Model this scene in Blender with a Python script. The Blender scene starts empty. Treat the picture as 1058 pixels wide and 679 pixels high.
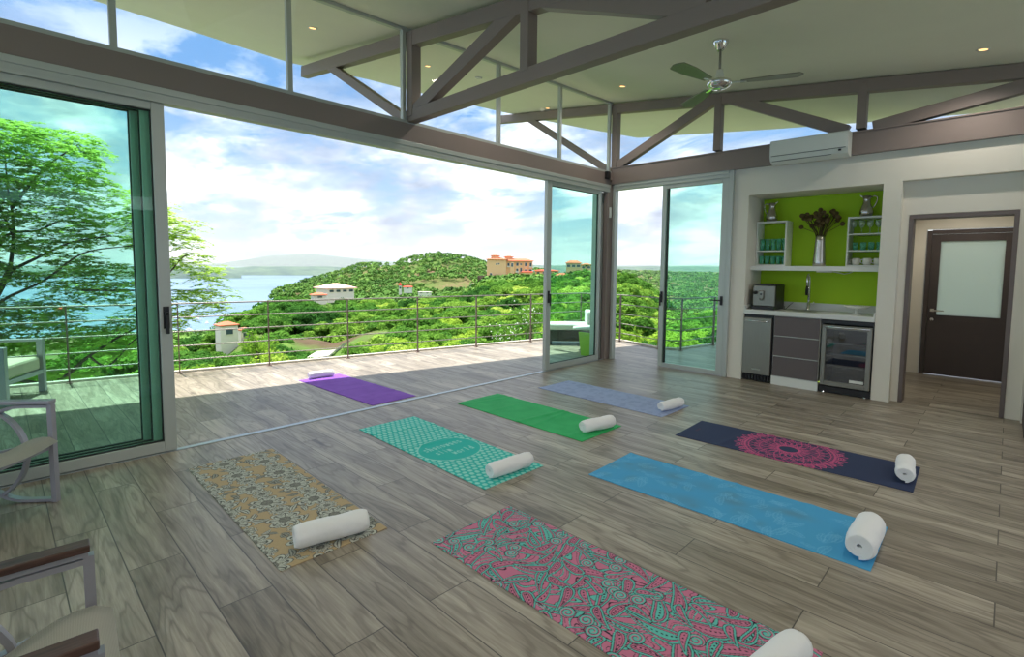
import bpy, bmesh, math, random
import numpy as np
from mathutils import Vector, Matrix, noise as mnoise
R = random.Random(7)
scene = bpy.context.scene
col = scene.collection
PI = math.pi

# ------------------------------------------------------------------ camera
CR = Vector((0.7232864854575431, 0.690459590803178, 0.011055017972996519))
CU = Vector((-0.05889049932678729, 0.045723824597181426, 0.9972167472286293))
CF = Vector((-0.6880323895308396, 0.7219244318708947, -0.0737329344619409))
CC = Vector((4.928616144134736, -7.239953817675344, 1.5523454749650352))
FPX, PX, PY = 524.5277, 542.5086, 314.3368
cam_d = bpy.data.cameras.new('camera')
cam = bpy.data.objects.new('camera', cam_d); col.objects.link(cam)
m = Matrix.Identity(4)
for i in range(3):
    m[i][0] = CR[i]; m[i][1] = CU[i]; m[i][2] = -CF[i]; m[i][3] = CC[i]
cam.matrix_world = m
cam_d.sensor_fit = 'HORIZONTAL'; cam_d.sensor_width = 36
cam_d.lens = FPX / 1058 * 36
cam_d.shift_x = (529 - PX) / 1058
cam_d.shift_y = (PY - 339.5) / 1058
cam_d.clip_start = 0.05; cam_d.clip_end = 30000
scene.camera = cam
def at(px, py, dist):
    """world point of a surveyed photo direction at a horizontal distance (metres)"""
    d = CF + CR * ((px - PX) / FPX) - CU * ((py - PY) / FPX)
    return CC + d * (dist / math.hypot(d.x, d.y))

scene.view_settings.view_transform = 'Standard'
scene.view_settings.look = 'None'
scene.view_settings.gamma = 1
scene.view_settings.use_curve_mapping = False
scene.view_settings.exposure = 0.8

# ------------------------------------------------------------------ materials
def srgb(r, g, b):
    f = lambda c: (c / 255 / 12.92) if c / 255 <= .04045 else ((c / 255 + .055) / 1.055) ** 2.4
    return (f(r), f(g), f(b), 1)
class NT:
    def __init__(s, name):
        s.mat = bpy.data.materials.new(name); s.mat.use_nodes = True
        s.nt = s.mat.node_tree; s.nt.nodes.clear()
        s.out = s.nt.nodes.new('ShaderNodeOutputMaterial')
    def n(s, t, **kw):
        nd = s.nt.nodes.new('ShaderNode' + t)
        for k, v in kw.items():
            if k[0] == '_': setattr(nd, k[1:], v)
            else:
                key = k.replace('_', ' ') if k.replace('_', ' ') in nd.inputs else k
                s.set(nd.inputs[key] if not key.isdigit() else nd.inputs[int(key)], v)
        return nd
    def set(s, inp, v):
        if hasattr(v, 'is_output') or isinstance(v, bpy.types.NodeSocket): s.nt.links.new(v, inp)
        else: inp.default_value = v
    def math(s, op, a, b=0.0, c=0.0, clamp=False):
        nd = s.nt.nodes.new('ShaderNodeMath'); nd.operation = op; nd.use_clamp = clamp
        s.set(nd.inputs[0], a); s.set(nd.inputs[1], b)
        s.set(nd.inputs[2], c)
        return nd.outputs[0]
    def mix(s, f, a, b, mode='MIX'):
        nd = s.nt.nodes.new('ShaderNodeMix'); nd.data_type = 'RGBA'; nd.blend_type = mode
        s.set(nd.inputs[0], f); s.set(nd.inputs[6], a); s.set(nd.inputs[7], b)
        return nd.outputs[2]
    def ramp(s, f, stops):
        nd = s.nt.nodes.new('ShaderNodeValToRGB'); e = nd.color_ramp.elements
        while len(e) < len(stops): e.new(.5)
        for i, (p, c) in enumerate(stops):
            e[i].position = p; e[i].color = c if len(c) == 4 else (*c, 1)
        s.set(nd.inputs[0], f); return nd.outputs[0]
    def pos(s, kind='Object'):
        return s.n('TexCoord').outputs[kind]
    def mapping(s, v, loc=(0, 0, 0), scale=(1, 1, 1), rot=(0, 0, 0)):
        nd = s.n('Mapping', Vector=v); nd.inputs['Location'].default_value = loc
        nd.inputs['Scale'].default_value = scale; nd.inputs['Rotation'].default_value = rot
        return nd.outputs[0]
    def noise(s, v, scale, detail=4, rough=.55, dist=0, out=0, w=None):
        nd = s.n('TexNoise', Vector=v)
        if w is not None:
            nd.noise_dimensions = '4D'; s.set(nd.inputs['W'], w)
        nd.inputs['Scale'].default_value = scale; nd.inputs['Detail'].default_value = detail
        nd.inputs['Roughness'].default_value = rough; nd.inputs['Distortion'].default_value = dist
        return nd.outputs[out]
    def bump(s, h, strength=.3, dist=.01):
        return s.n('Bump', Height=h, Strength=strength, Distance=dist).outputs[0]
    def bsdf(s, color, rough=.5, metal=0, normal=None, spec=.5, **kw):
        b = s.n('BsdfPrincipled')
        s.set(b.inputs['Base Color'], color); s.set(b.inputs['Roughness'], rough)
        s.set(b.inputs['Metallic'], metal); s.set(b.inputs['Specular IOR Level'], spec)
        if normal is not None: s.set(b.inputs['Normal'], normal)
        for k, v in kw.items(): s.set(b.inputs[k], v)
        s.nt.links.new(b.outputs[0], s.out.inputs[0]); return b
def plain(name, c, rough=.5, metal=0, bump=0, bscale=60, var=0, spec=.5):
    t = NT(name); p = t.pos()
    nz = t.noise(p, bscale, 4)
    cc = c
    if var:
        big = t.noise(p, 2.2, 5)
        cc = t.mix(t.math('MULTIPLY', big, 1.0), tuple(x * (1 - var) for x in c[:3]) + (1,), tuple(min(1, x * (1 + var)) for x in c[:3]) + (1,))
    t.bsdf(cc, rough, metal, t.bump(nz, bump, .004) if bump else None, spec)
    return t.mat
M = {}
M['white_paint'] = plain('white wall paint', srgb(228, 223, 210), .7, bump=.04, bscale=90, var=.02)
M['ceiling'] = plain('ceiling paint', srgb(226, 226, 212), .85, bump=.05, bscale=60, var=.04)
M['brown_steel'] = plain('taupe painted steel', srgb(137, 123, 117), .5, bump=.03, bscale=40, var=.04)
M['alu'] = plain('anodised aluminium', srgb(186, 191, 186), .42, .25, var=.02)
M['alu_dark'] = plain('dark gasket', srgb(40, 42, 42), .6)
M['track'] = plain('track aluminium', srgb(178, 188, 192), .35, .5)
M['rail_post'] = plain('brown rail steel', srgb(125, 102, 98), .5, .1)
M['rail_rod'] = plain('brushed rail rod', srgb(150, 146, 140), .4, .3)
M['black'] = plain('black plastic', srgb(26, 26, 28), .4)
M['chrome'] = plain('polished chrome', (.8, .8, .8, 1), .08, 1)
M['brushed'] = None
M['green_wall'] = plain('lime green paint', srgb(172, 214, 24), .7, var=.03)
M['white_lam'] = plain('white laminate', srgb(226, 228, 222), .35)
M['quartz'] = plain('white quartz', srgb(214, 216, 210), .25, var=.02)
M['door_dark'] = plain('dark brown door laminate', srgb(74, 64, 61), .5, bump=.1, bscale=120, var=.1)
M['door_frame_brown'] = plain('brown door frame', srgb(112, 101, 98), .5, var=.04)
M['chair_alu'] = plain('grey painted aluminium', srgb(165, 163, 172), .4, .3)
M['arm_wood'] = None
M['white_cer'] = plain('white ceramic', srgb(235, 235, 228), .15)
M['cushion'] = plain('beige outdoor cushion', srgb(190, 182, 160), .9, bump=.25, bscale=250)
M['white_cushion'] = plain('white outdoor cushion', srgb(225, 225, 218), .9, bump=.2, bscale=200)
M['wicker'] = plain('dark wicker', srgb(62, 56, 52), .7, bump=.6, bscale=160, var=.2)
M['lime_pot'] = plain('lime green glazed pot', srgb(165, 205, 60), .45)
M['terracotta'] = plain('terracotta roof', srgb(206, 116, 84), .85, bump=.5, bscale=2, var=.15)
M['red_roof'] = plain('red sheet roof', srgb(226, 80, 60), .8, var=.1)
M['pink_roof'] = plain('pale pink roof tiles', srgb(240, 196, 180), .85, var=.08)
M['tan_wall'] = plain('tan stucco', srgb(242, 200, 150), .9, var=.05)
M['cream_wall'] = plain('cream stucco', srgb(240, 236, 222), .9, var=.03)
M['stone_wall'] = plain('stone retaining wall', srgb(128, 104, 92), .95, bump=1, bscale=3, var=.3)
M['bark'] = plain('grey brown bark', srgb(92, 76, 68), .9, bump=.6, bscale=60, var=.2)
M['win_dark'] = plain('dark window glass', srgb(70, 90, 100), .15)
M['earth'] = plain('bare brown earth', srgb(112, 90, 76), .95, bump=1, bscale=1.2, var=.25)
M['concrete'] = plain('pale concrete', srgb(206, 200, 190), .8, bump=.2, bscale=30, var=.06)
M['boat'] = plain('white boat hull', srgb(245, 245, 245), .3)

def mk_brushed():
    t = NT('brushed stainless steel'); p = t.mapping(t.pos(), scale=(300, 300, 4))
    n = t.noise(p, 1, 3)
    t.bsdf(t.mix(n, srgb(128, 126, 118), srgb(156, 154, 144)), .38, .8, t.bump(n, .05, .001)); return t.mat
M['brushed'] = mk_brushed()
def mk_wood():
    t = NT('dark hardwood armrest'); p = t.mapping(t.pos(), scale=(30, 3, 30))
    n = t.noise(p, 2, 5, dist=1)
    t.bsdf(t.ramp(n, [(.3, srgb(58, 40, 35)), (.7, srgb(98, 70, 61))]), .45); return t.mat
M['arm_wood'] = mk_wood()
def mk_sling():
    t = NT('woven grey sling fabric'); p = t.pos()
    w1 = t.n('TexWave', Vector=p, Scale=90.0); w2 = t.n('TexWave', Vector=p, Scale=90.0, _bands_direction='Y')
    f = t.math('MULTIPLY', w1.outputs[1], w2.outputs[1])
    t.bsdf(t.mix(f, srgb(205, 203, 192), srgb(236, 234, 224)), .85, 0, t.bump(f, .4, .002)); return t.mat
M['sling'] = mk_sling()
def mk_towel():
    t = NT('white terry cloth'); p = t.pos()
    n = t.noise(p, 260, 3); n2 = t.noise(p, 18, 4)
    h = t.math('ADD', t.math('MULTIPLY', n, .5), n2)
    t.bsdf(srgb(243, 243, 243), .95, 0, t.bump(h, .7, .004), .2, **{'Sheen Weight': .3}); return t.mat
M['towel'] = mk_towel()
def mk_glass(name, tint, rough=0.0, refl=1.0):
    t = NT(name)
    tr = t.n('BsdfTransparent', Color=tint); gl = t.n('BsdfGlossy', Color=(1, 1, 1, 1), Roughness=rough)
    lw = t.n('LayerWeight', Blend=.5)
    fr = t.math('MULTIPLY_ADD', t.math('POWER', lw.outputs['Facing'], 5.0), .9, .035)
    mx = t.n('MixShader'); t.set(mx.inputs[0], t.math('MULTIPLY', fr, refl, clamp=True))
    t.nt.links.new(tr.outputs[0], mx.inputs[1]); t.nt.links.new(gl.outputs[0], mx.inputs[2])
    t.nt.links.new(mx.outputs[0], t.out.inputs[0]); return t.mat
M['glass_green'] = mk_glass('green tinted glass', (.75, .955, .875, 1), refl=.7)
M['glass_pale'] = mk_glass('pale green tinted glass', (.95, .99, .98, 1), refl=.4)
M['glass_clear'] = mk_glass('clear clerestory glass', (.97, .985, .98, 1), refl=.5)
M['glass_ware'] = mk_glass('clear glassware', (.93, .96, .955, 1), refl=2.5)
M['glass_aqua'] = mk_glass('aqua tumbler glass', (.76, .965, .92, 1), refl=3)
M['fridge_glass'] = mk_glass('tinted cooler glass', (.55, .58, .58, 1), refl=3)
def mk_tumbler(name, c, k):
    t = NT(name); tr = t.n('BsdfTransparent', Color=(.93, .98, .96, 1)); df = t.n('BsdfDiffuse', Color=c); gl = t.n('BsdfGlossy', Color=(1, 1, 1, 1), Roughness=.05)
    m1 = t.n('MixShader', Fac=k); t.nt.links.new(tr.outputs[0], m1.inputs[1]); t.nt.links.new(df.outputs[0], m1.inputs[2])
    lw = t.n('LayerWeight', Blend=.5); m2 = t.n('MixShader'); t.set(m2.inputs[0], t.math('MULTIPLY_ADD', t.math('POWER', lw.outputs['Facing'], 4.0), .7, .05))
    t.nt.links.new(m1.outputs[0], m2.inputs[1]); t.nt.links.new(gl.outputs[0], m2.inputs[2]); t.nt.links.new(m2.outputs[0], t.out.inputs[0]); return t.mat
M['glass_aqua'] = mk_tumbler('aqua tumbler glass', srgb(96, 214, 176), .34)
M['glass_ware'] = mk_tumbler('clear glassware', srgb(220, 228, 222), .16)
def mk_frost():
    t = NT('frosted door glass'); tr = t.n('BsdfTranslucent', Color=srgb(225, 232, 225)); df = t.n('BsdfDiffuse', Color=srgb(210, 216, 208))
    mx = t.n('MixShader', Fac=.35); t.nt.links.new(tr.outputs[0], mx.inputs[1]); t.nt.links.new(df.outputs[0], mx.inputs[2])
    t.nt.links.new(mx.outputs[0], t.out.inputs[0]); return t.mat
M['frost'] = mk_frost()
def mk_emit(name, c, s):
    t = NT(name); e = t.n('Emission', Color=c, Strength=s); t.nt.links.new(e.outputs[0], t.out.inputs[0]); return t.mat
M['lamp'] = mk_emit('warm halogen lamp', srgb(255, 190, 120), 1.6)

def mk_floor():
    t = NT('wood figured porcelain planks'); p = t.pos()
    q = t.mapping(p, loc=(-2.437 + 1.265 * 20, 4.98 + .232 * 100, 0))
    br = t.n('TexBrick', Vector=q, Scale=1.0)
    br.offset = .5; br.offset_frequency = 2; br.squash_frequency = 1; br.squash = 1
    for k, v in (('Brick Width', 1.265), ('Row Height', .232), ('Mortar Size', .0028), ('Mortar Smooth', .1), ('Bias', 0)):
        br.inputs[k].default_value = v
    br.inputs['Color1'].default_value = (0, 0, 0, 1); br.inputs['Color2'].default_value = (1, 1, 1, 1); br.inputs['Mortar'].default_value = (.5, .5, .5, 1)
    rnd = t.n('SeparateColor', Color=br.outputs[0]).outputs[0]
    w = t.math('MULTIPLY', rnd, 37.0)
    a = t.noise(t.mapping(p, scale=(.75, 6.0, 1)), 1.0, 3, .45, .5, w=w)
    rings = t.math('SINE', t.math('MULTIPLY', a, 34.0))
    rings = t.math('ADD', t.math('MULTIPLY', t.math('POWER', t.math('ABSOLUTE', rings), 3.0), .45), t.math('MULTIPLY', t.math('POWER', t.math('ABSOLUTE', rings), 22.0), .75), clamp=True)
    b = t.noise(t.mapping(p, scale=(1.6, 26, 1)), 1.0, 6, .65, .6, w=w)
    c = t.noise(t.mapping(p, scale=(6, 110, 1)), 1.0, 3, .6, w=w)
    g = t.math('ADD', t.math('MULTIPLY', a, .45), t.math('ADD', t.math('MULTIPLY', b, .36), t.math('MULTIPLY', c, .19)))
    g = t.math('ADD', g, t.math('MULTIPLY', t.math('SUBTRACT', rnd, .5), .06))
    base = t.ramp(g, [(.28, srgb(70, 62, 54)), (.41, srgb(126, 117, 103)), (.52, srgb(158, 148, 133)), (.66, srgb(196, 186, 169))])
    base = t.mix(t.math('MULTIPLY', rings, .42), base, srgb(82, 72, 62))
    kn = t.noise(t.mapping(p, scale=(2.2, 7, 1)), 1.0, 1, .4, .3, w=w)
    knm = t.n('MapRange', Value=kn); knm.inputs[1].default_value = .72; knm.inputs[2].default_value = .8
    base = t.mix(t.math('MULTIPLY', knm.outputs[0], .7), base, srgb(60, 50, 44))
    base = t.mix(br.outputs['Fac'], base, srgb(82, 76, 70))
    rg = t.math('MULTIPLY_ADD', b, .2, .30)
    h = t.math('SUBTRACT', t.math('MULTIPLY', b, .25), t.math('MULTIPLY', br.outputs['Fac'], 1.0))
    t.bsdf(base, rg, 0, t.bump(h, .25, .002), .45); return t.mat
M['floor'] = mk_floor()

def mk_attr(name, rough=.8, bscale=500, wav=True):
    t = NT(name); a = t.n('Attribute', _attribute_name='pattern')
    n = t.noise(t.pos(), bscale, 2)
    t.bsdf(a.outputs[0], rough, 0, t.bump(n, .2, .001), .25); return t.mat
M['mat_print'] = mk_attr('printed yoga mat surface')
def mk_mat(name, c1, c2, sc, rough=.75):
    t = NT(name); p = t.pos()
    n = t.noise(p, sc, 6, .6, .5); f = t.noise(p, 400, 2)
    t.bsdf(t.ramp(n, [(.35, c1), (.65, c2)]), rough, 0, t.bump(f, .2, .001), .25); return t.mat

def mk_leaf(name, c1, c2, c3, trans=.35):
    t = NT(name); oi = t.n('ObjectInfo'); p = t.pos()
    n = t.noise(p, .9, 3); 
    f = t.math('ADD', t.math('MULTIPLY', n, .6), t.math('MULTIPLY', oi.outputs['Random'], .4))
    c = t.ramp(f, [(.25, c1), (.5, c2), (.72, c3)])
    df = t.n('BsdfDiffuse', Color=c); tl = t.n('BsdfTranslucent', Color=c)
    mx = t.n('MixShader', Fac=trans); t.nt.links.new(df.outputs[0], mx.inputs[1]); t.nt.links.new(tl.outputs[0], mx.inputs[2])
    t.nt.links.new(mx.outputs[0], t.out.inputs[0]); return t.mat
M['leaf'] = mk_leaf('broad tree leaves', srgb(78, 124, 50), srgb(116, 160, 64), srgb(154, 188, 82))
M['leaf_dark'] = mk_leaf('dark tree leaves', srgb(50, 92, 42), srgb(78, 128, 54), srgb(110, 158, 66))
M['leaf_lime'] = mk_leaf('yellow green leaves', srgb(118, 158, 56), srgb(156, 188, 70), srgb(188, 208, 100))
M['leaf_mimosa'] = mk_leaf('feathery tree leaves', srgb(158, 192, 92), srgb(188, 214, 106), srgb(216, 230, 130), .62)
M['flower_white'] = plain('white blossom', srgb(245, 248, 235), .8)
M['seed'] = plain('dry brown seed heads', srgb(88, 74, 38), .9, bump=1, bscale=150)
def mk_canopy():
    t = NT('far forest canopy'); p = t.n('NewGeometry').outputs['Position']
    n = t.noise(p, .045, 4); n2 = t.noise(p, .5, 3)
    f = t.math('ADD', t.math('MULTIPLY', n, .6), t.math('MULTIPLY', n2, .4))
    c = t.ramp(f, [(.3, srgb(62, 98, 50)), (.5, srgb(96, 138, 64)), (.68, srgb(138, 172, 82))])
    t.bsdf(c, .9, 0, t.bump(t.noise(p, 1.2, 4), 1, 1.0), .1); return t.mat
M['canopy'] = mk_canopy()
def mk_ground():
    t = NT('wooded hillside ground'); p = t.n('NewGeometry').outputs['Position']
    n = t.noise(p, .02, 5); n2 = t.noise(p, .3, 5)
    f = t.math('ADD', t.math('MULTIPLY', n, .6), t.math('MULTIPLY', n2, .4))
    c = t.ramp(f, [(.36, srgb(128, 104, 84)), (.47, srgb(100, 104, 62)), (.58, srgb(84, 112, 52)), (.72, srgb(112, 140, 66))])
    ds = t.n('VectorMath', _operation='DISTANCE'); t.set(ds.inputs[0], p); ds.inputs[1].default_value = at(338, 350, 70)
    dm = t.n('MapRange', Value=t.math('ADD', ds.outputs['Value'], t.math('MULTIPLY', n2, 8.0))); dm.inputs[1].default_value = 13; dm.inputs[2].default_value = 9
    c = t.mix(dm.outputs[0], c, t.mix(n2, srgb(58, 50, 38), srgb(112, 95, 74)))
    t.bsdf(c, .95, 0, t.bump(n2, 1, 1.0), .1); return t.mat
M['ground'] = mk_ground()
def mk_sea():
    t = NT('bay water'); p = t.n('NewGeometry').outputs['Position']
    n = t.noise(t.mapping(p, scale=(1, .6, 1)), .004, 4); w = t.noise(p, .12, 3)
    c = t.ramp(n, [(.35, srgb(84, 114, 140)), (.65, srgb(112, 140, 164))])
    t.bsdf(c, .4, 0, t.bump(w, .35, 2.0), .25); return t.mat
M['sea'] = mk_sea()
def mk_far():
    t = NT('distant wooded shore'); p = t.n('NewGeometry').outputs['Position']
    n = t.noise(p, .012, 5)
    t.bsdf(t.ramp(n, [(.35, srgb(70, 92, 88)), (.65, srgb(96, 118, 100))]), .95, 0, None, .1); return t.mat
M['far'] = mk_far()

# ------------------------------------------------------------------ mesh helpers
class MB:
    def __init__(s): s.bm = bmesh.new(); s.bevels = 0
    def box(s, a, b, bev=0, mtx=None, mat=0):
        x0, y0, z0 = [min(a[i], b[i]) for i in range(3)]; x1, y1, z1 = [max(a[i], b[i]) for i in range(3)]
        tmp = bmesh.new(); bmesh.ops.create_cube(tmp, size=1)
        for v in tmp.verts: v.co = Vector((x0 + (v.co.x + .5) * (x1 - x0), y0 + (v.co.y + .5) * (y1 - y0), z0 + (v.co.z + .5) * (z1 - z0)))
        if bev:
            bmesh.ops.bevel(tmp, geom=tmp.edges[:], offset=bev, segments=2, profile=.5, affect='EDGES')
        s._add(tmp, mtx, mat); return s
    def _add(s, tmp, mtx=None, mat=0):
        if mtx is not None: bmesh.ops.transform(tmp, matrix=mtx, verts=tmp.verts)
        vm = {}
        for v in tmp.verts: vm[v] = s.bm.verts.new(v.co)
        for f in tmp.faces:
            try: nf = s.bm.faces.new([vm[v] for v in f.verts]); nf.smooth = f.smooth; nf.material_index = mat
            except ValueError: pass
        tmp.free()
    def bar(s, p, q, w, h, up=(0, 0, 1), ext=0):
        """rectangular bar from p to q, w across, h along up"""
        p = Vector(p); q = Vector(q); d = (q - p); L = d.length; d.normalize()
        u = Vector(up); sx = d.cross(u)
        if sx.length < 1e-4: sx = d.cross(Vector((1, 0, 0)))
        sx.normalize(); u2 = sx.cross(d).normalized()
        mt = Matrix.Identity(4)
        for i in range(3): mt[i][0] = d[i]; mt[i][1] = sx[i]; mt[i][2] = u2[i]; mt[i][3] = p[i]
        return s.box((-ext, -w / 2, -h / 2), (L + ext, w / 2, h / 2), min(w, h) * .06, mt)
    def tube(s, pts, r, n=10, cap=True):
        pts = [Vector(p) for p in pts]; rs = r if isinstance(r, (list, tuple)) else [r] * len(pts)
        prev = None; rings = []
        for i, p in enumerate(pts):
            d = (pts[min(i + 1, len(pts) - 1)] - pts[max(i - 1, 0)]).normalized()
            if prev is None:
                a = d.cross(Vector((0, 0, 1)));
                if a.length < 1e-3: a = d.cross(Vector((1, 0, 0)))
            else: a = prev - d * prev.dot(d)
            a.normalize(); b = d.cross(a); prev = a
            rings.append([s.bm.verts.new(p + (a * math.cos(2 * PI * k / n) + b * math.sin(2 * PI * k / n)) * rs[i]) for k in range(n)])
        for i in range(len(rings) - 1):
            for k in range(n):
                f = s.bm.faces.new((rings[i][k], rings[i][(k + 1) % n], rings[i + 1][(k + 1) % n], rings[i + 1][k])); f.smooth = True
        if cap:
            s.bm.faces.new(rings[0][::-1]); s.bm.faces.new(rings[-1])
        return s
    def lathe(s, prof, c=(0, 0, 0), n=24, mat=0):
        c = Vector(c); rings = []
        for r, z in prof:
            if r < 1e-5: rings.append([s.bm.verts.new(c + Vector((0, 0, z)))])
            else: rings.append([s.bm.verts.new(c + Vector((r * math.cos(2 * PI * k / n), r * math.sin(2 * PI * k / n), z))) for k in range(n)])
        for i in range(len(rings) - 1):
            A, B = rings[i], rings[i + 1]
            for k in range(n):
                k2 = (k + 1) % n
                if len(A) == 1 and len(B) == 1: continue
                if len(A) == 1: f = s.bm.faces.new((A[0], B[k2], B[k]))
                elif len(B) == 1: f = s.bm.faces.new((A[k], A[k2], B[0]))
                else: f = s.bm.faces.new((A[k], A[k2], B[k2], B[k]))
                f.smooth = True; f.material_index = mat
        return s
    def prism(s, pts, z0, z1, mat=0):
        lo = [s.bm.verts.new((x, y, z0 if not callable(z0) else z0(x, y))) for x, y in pts]
        hi = [s.bm.verts.new((x, y, z1 if not callable(z1) else z1(x, y))) for x, y in pts]
        s.bm.faces.new(lo[::-1]); s.bm.faces.new(hi)
        for i in range(len(pts)):
            j = (i + 1) % len(pts); s.bm.faces.new((lo[i], lo[j], hi[j], hi[i]))
        return s
    def build(s, name, mat, parent=None, mtx=None, smooth=None):
        bm = s.bm
        if mtx is not None: bmesh.ops.transform(bm, matrix=mtx, verts=bm.verts)
        bmesh.ops.recalc_face_normals(bm, faces=bm.faces)
        me = bpy.data.meshes.new(name); bm.to_mesh(me); bm.free()
        for mm in (mat if isinstance(mat, (list, tuple)) else [mat]): me.materials.append(mm)
        if smooth:
            for p in me.polygons: p.use_smooth = True
        o = bpy.data.objects.new(name, me); col.objects.link(o)
        if parent is not None: o.parent = parent
        return o
def np_mesh(name, V, F, mat, parent=None, smooth=False):
    me = bpy.data.meshes.new(name)
    V = np.asarray(V, np.float32); F = np.asarray(F, np.int32)
    k = F.shape[1]
    me.vertices.add(len(V)); me.vertices.foreach_set('co', V.ravel())
    me.loops.add(F.size); me.loops.foreach_set('vertex_index', F.ravel())
    me.polygons.add(len(F)); me.polygons.foreach_set('loop_start', np.arange(0, F.size, k, dtype=np.int32))
    me.polygons.foreach_set('loop_total', np.full(len(F), k, np.int32))
    if smooth: me.polygons.foreach_set('use_smooth', np.ones(len(F), bool))
    me.update(calc_edges=True); me.validate()
    for mm in (mat if isinstance(mat, (list, tuple)) else [mat]): me.materials.append(mm)
    o = bpy.data.objects.new(name, me); col.objects.link(o)
    if parent is not None: o.parent = parent
    return o
def tag(o, label=None, cat=None, group=None, kind=None):
    if label: o['label'] = label
    if cat: o['category'] = cat
    if group: o['group'] = group
    if kind: o['kind'] = kind
    return o
def empty(name, loc=(0, 0, 0), rz=0, label=None, cat=None, group=None, kind=None):
    o = bpy.data.objects.new(name, None); col.objects.link(o)
    o.location = loc; o.rotation_euler = (0, 0, rz); o.empty_display_size = .1
    return tag(o, label, cat, group, kind)
def copy_tree(o, parent=None):
    c = o.copy(); col.objects.link(c)
    if parent is not None: c.parent = parent
    for ch in o.children: copy_tree(ch, c)
    return c
def struct(o, label=None, cat=None):
    o['kind'] = 'structure'
    if label: o['label'] = label
    if cat: o['category'] = cat
    return o

# ------------------------------------------------------------------ the setting: floor, terrace, ceiling
struct(MB().prism([(0, -11.5), (8.6, -11.5), (8.6, 0.2), (4.99, .2), (5.0, 2.62), (3.82, 2.62), (3.82, .6), (2.2, .6), (2.06, .04), (0, .04)], -.2, 0).build('floor', M['floor']),
       'grey brown wood-look plank tile floor of the open room', 'floor')
deck = [(0.0, -11.5), (-4.78, -11.5), (-1.98, 1.86), (-.92, 1.92), (.13, 1.61), (.41, 1.76), (.58, 2.86), (.75, 4.2), (1.95, 4.2), (2.06, .04), (0, .04)]
struct(MB().prism(deck, -.22, 0).build('terrace_floor', M['floor']), 'sunlit plank tile terrace outside the sliding doors', 'terrace')
edge = [(-4.78, -11.5), (-1.98, 1.86), (-.92, 1.92), (.13, 1.61), (.41, 1.76), (.58, 2.86), (.75, 4.2)]
kb = MB()
for a, b in zip(edge[:-1], edge[1:]):
    kb.bar((*a, -.12), (*b, -.12), .07, .30, ext=.03)
struct(kb.build('trim_1', M['concrete']), 'pale raised kerb along the terrace edge', 'kerb')

def zc(x, y): return 4.27 + .035 * y - .128 * x
Ledge = [(-4.85, -11.5, 5.05), (-3.757, -6.607, 4.905), (-3.672, -6.212, 4.853), (-3.445, -5.163, 4.741), (-3.186, -3.961, 4.605), (-2.937, -2.811, 4.609), (-2.682, -1.631, 4.56), (-2.382, -.242, 4.54), (-1.968, 1.677, 4.555), (-1.598, 3.388, 4.6)]
Bedge = [(-.575, 3.226, 4.457), (1.562, 3.019, 4.176), (3.51, 2.697, 3.915), (4.93, 2.378, 3.722), (8.8, 1.8, 3.16)]
bm = bmesh.new()
rows = []
for (x, y, z) in Ledge[:-1]:
    yi = min(y, 0.0) if y < 0 else 0.0
    rows.append([(x, y, z), (x * .5, y, (z + zc(0, y)) / 2 + .0), (0, y, zc(0, y))])
outer = Ledge + Bedge + [(8.8, -11.5, zc(8.8, -11.5))]
mid = [(0, -11.5)]
vo = [bm.verts.new(p) for p in outer]
vi = [bm.verts.new((0, y, zc(0, y))) for y in (-11.5, -6.607, -6.212, -5.163, -3.961, -2.811, -1.631, -.242)]
vk = bm.verts.new((0, 0.3, zc(0, .3)))
for i in range(7): bm.faces.new((vo[i], vo[i + 1], vi[i + 1], vi[i]))
bm.faces.new((vo[7], vo[8], vk, vi[7])); bm.faces.new((vo[8], vo[9], vk))
nB = len(Ledge)
bm.faces.new((vo[9], vo[10], vk))
v84 = bm.verts.new((8.8, .3, zc(8.8, .3)))
m1 = bm.verts.new((1.562, .3, zc(1.562, .3))); m2 = bm.verts.new((3.51, .3, zc(3.51, .3))); m3 = bm.verts.new((4.93, .3, zc(4.93, .3)))
bm.faces.new((vk, vo[10], vo[11], m1)); bm.faces.new((m1, vo[11], vo[12], m2)); bm.faces.new((m2, vo[12], vo[13], m3)); bm.faces.new((m3, vo[13], vo[14], v84))
bm.faces.new([vi[i] for i in range(8)] + [vk, m1, m2, m3, v84, vo[15]])
bmesh.ops.triangulate(bm, faces=bm.faces[:])
lo_faces = bm.faces[:]
ret = bmesh.ops.extrude_face_region(bm, geom=lo_faces)
for v in [g for g in ret['geom'] if isinstance(g, bmesh.types.BMVert)]: v.co.z += .22
bmesh.ops.recalc_face_normals(bm, faces=bm.faces)
me = bpy.data.meshes.new('ceiling'); bm.to_mesh(me); bm.free(); me.materials.append(M['ceiling'])
ceil = bpy.data.objects.new('ceiling', me); col.objects.link(ceil)
struct(ceil, 'pale sloping ceiling with wide outdoor overhang', 'ceiling')

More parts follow.
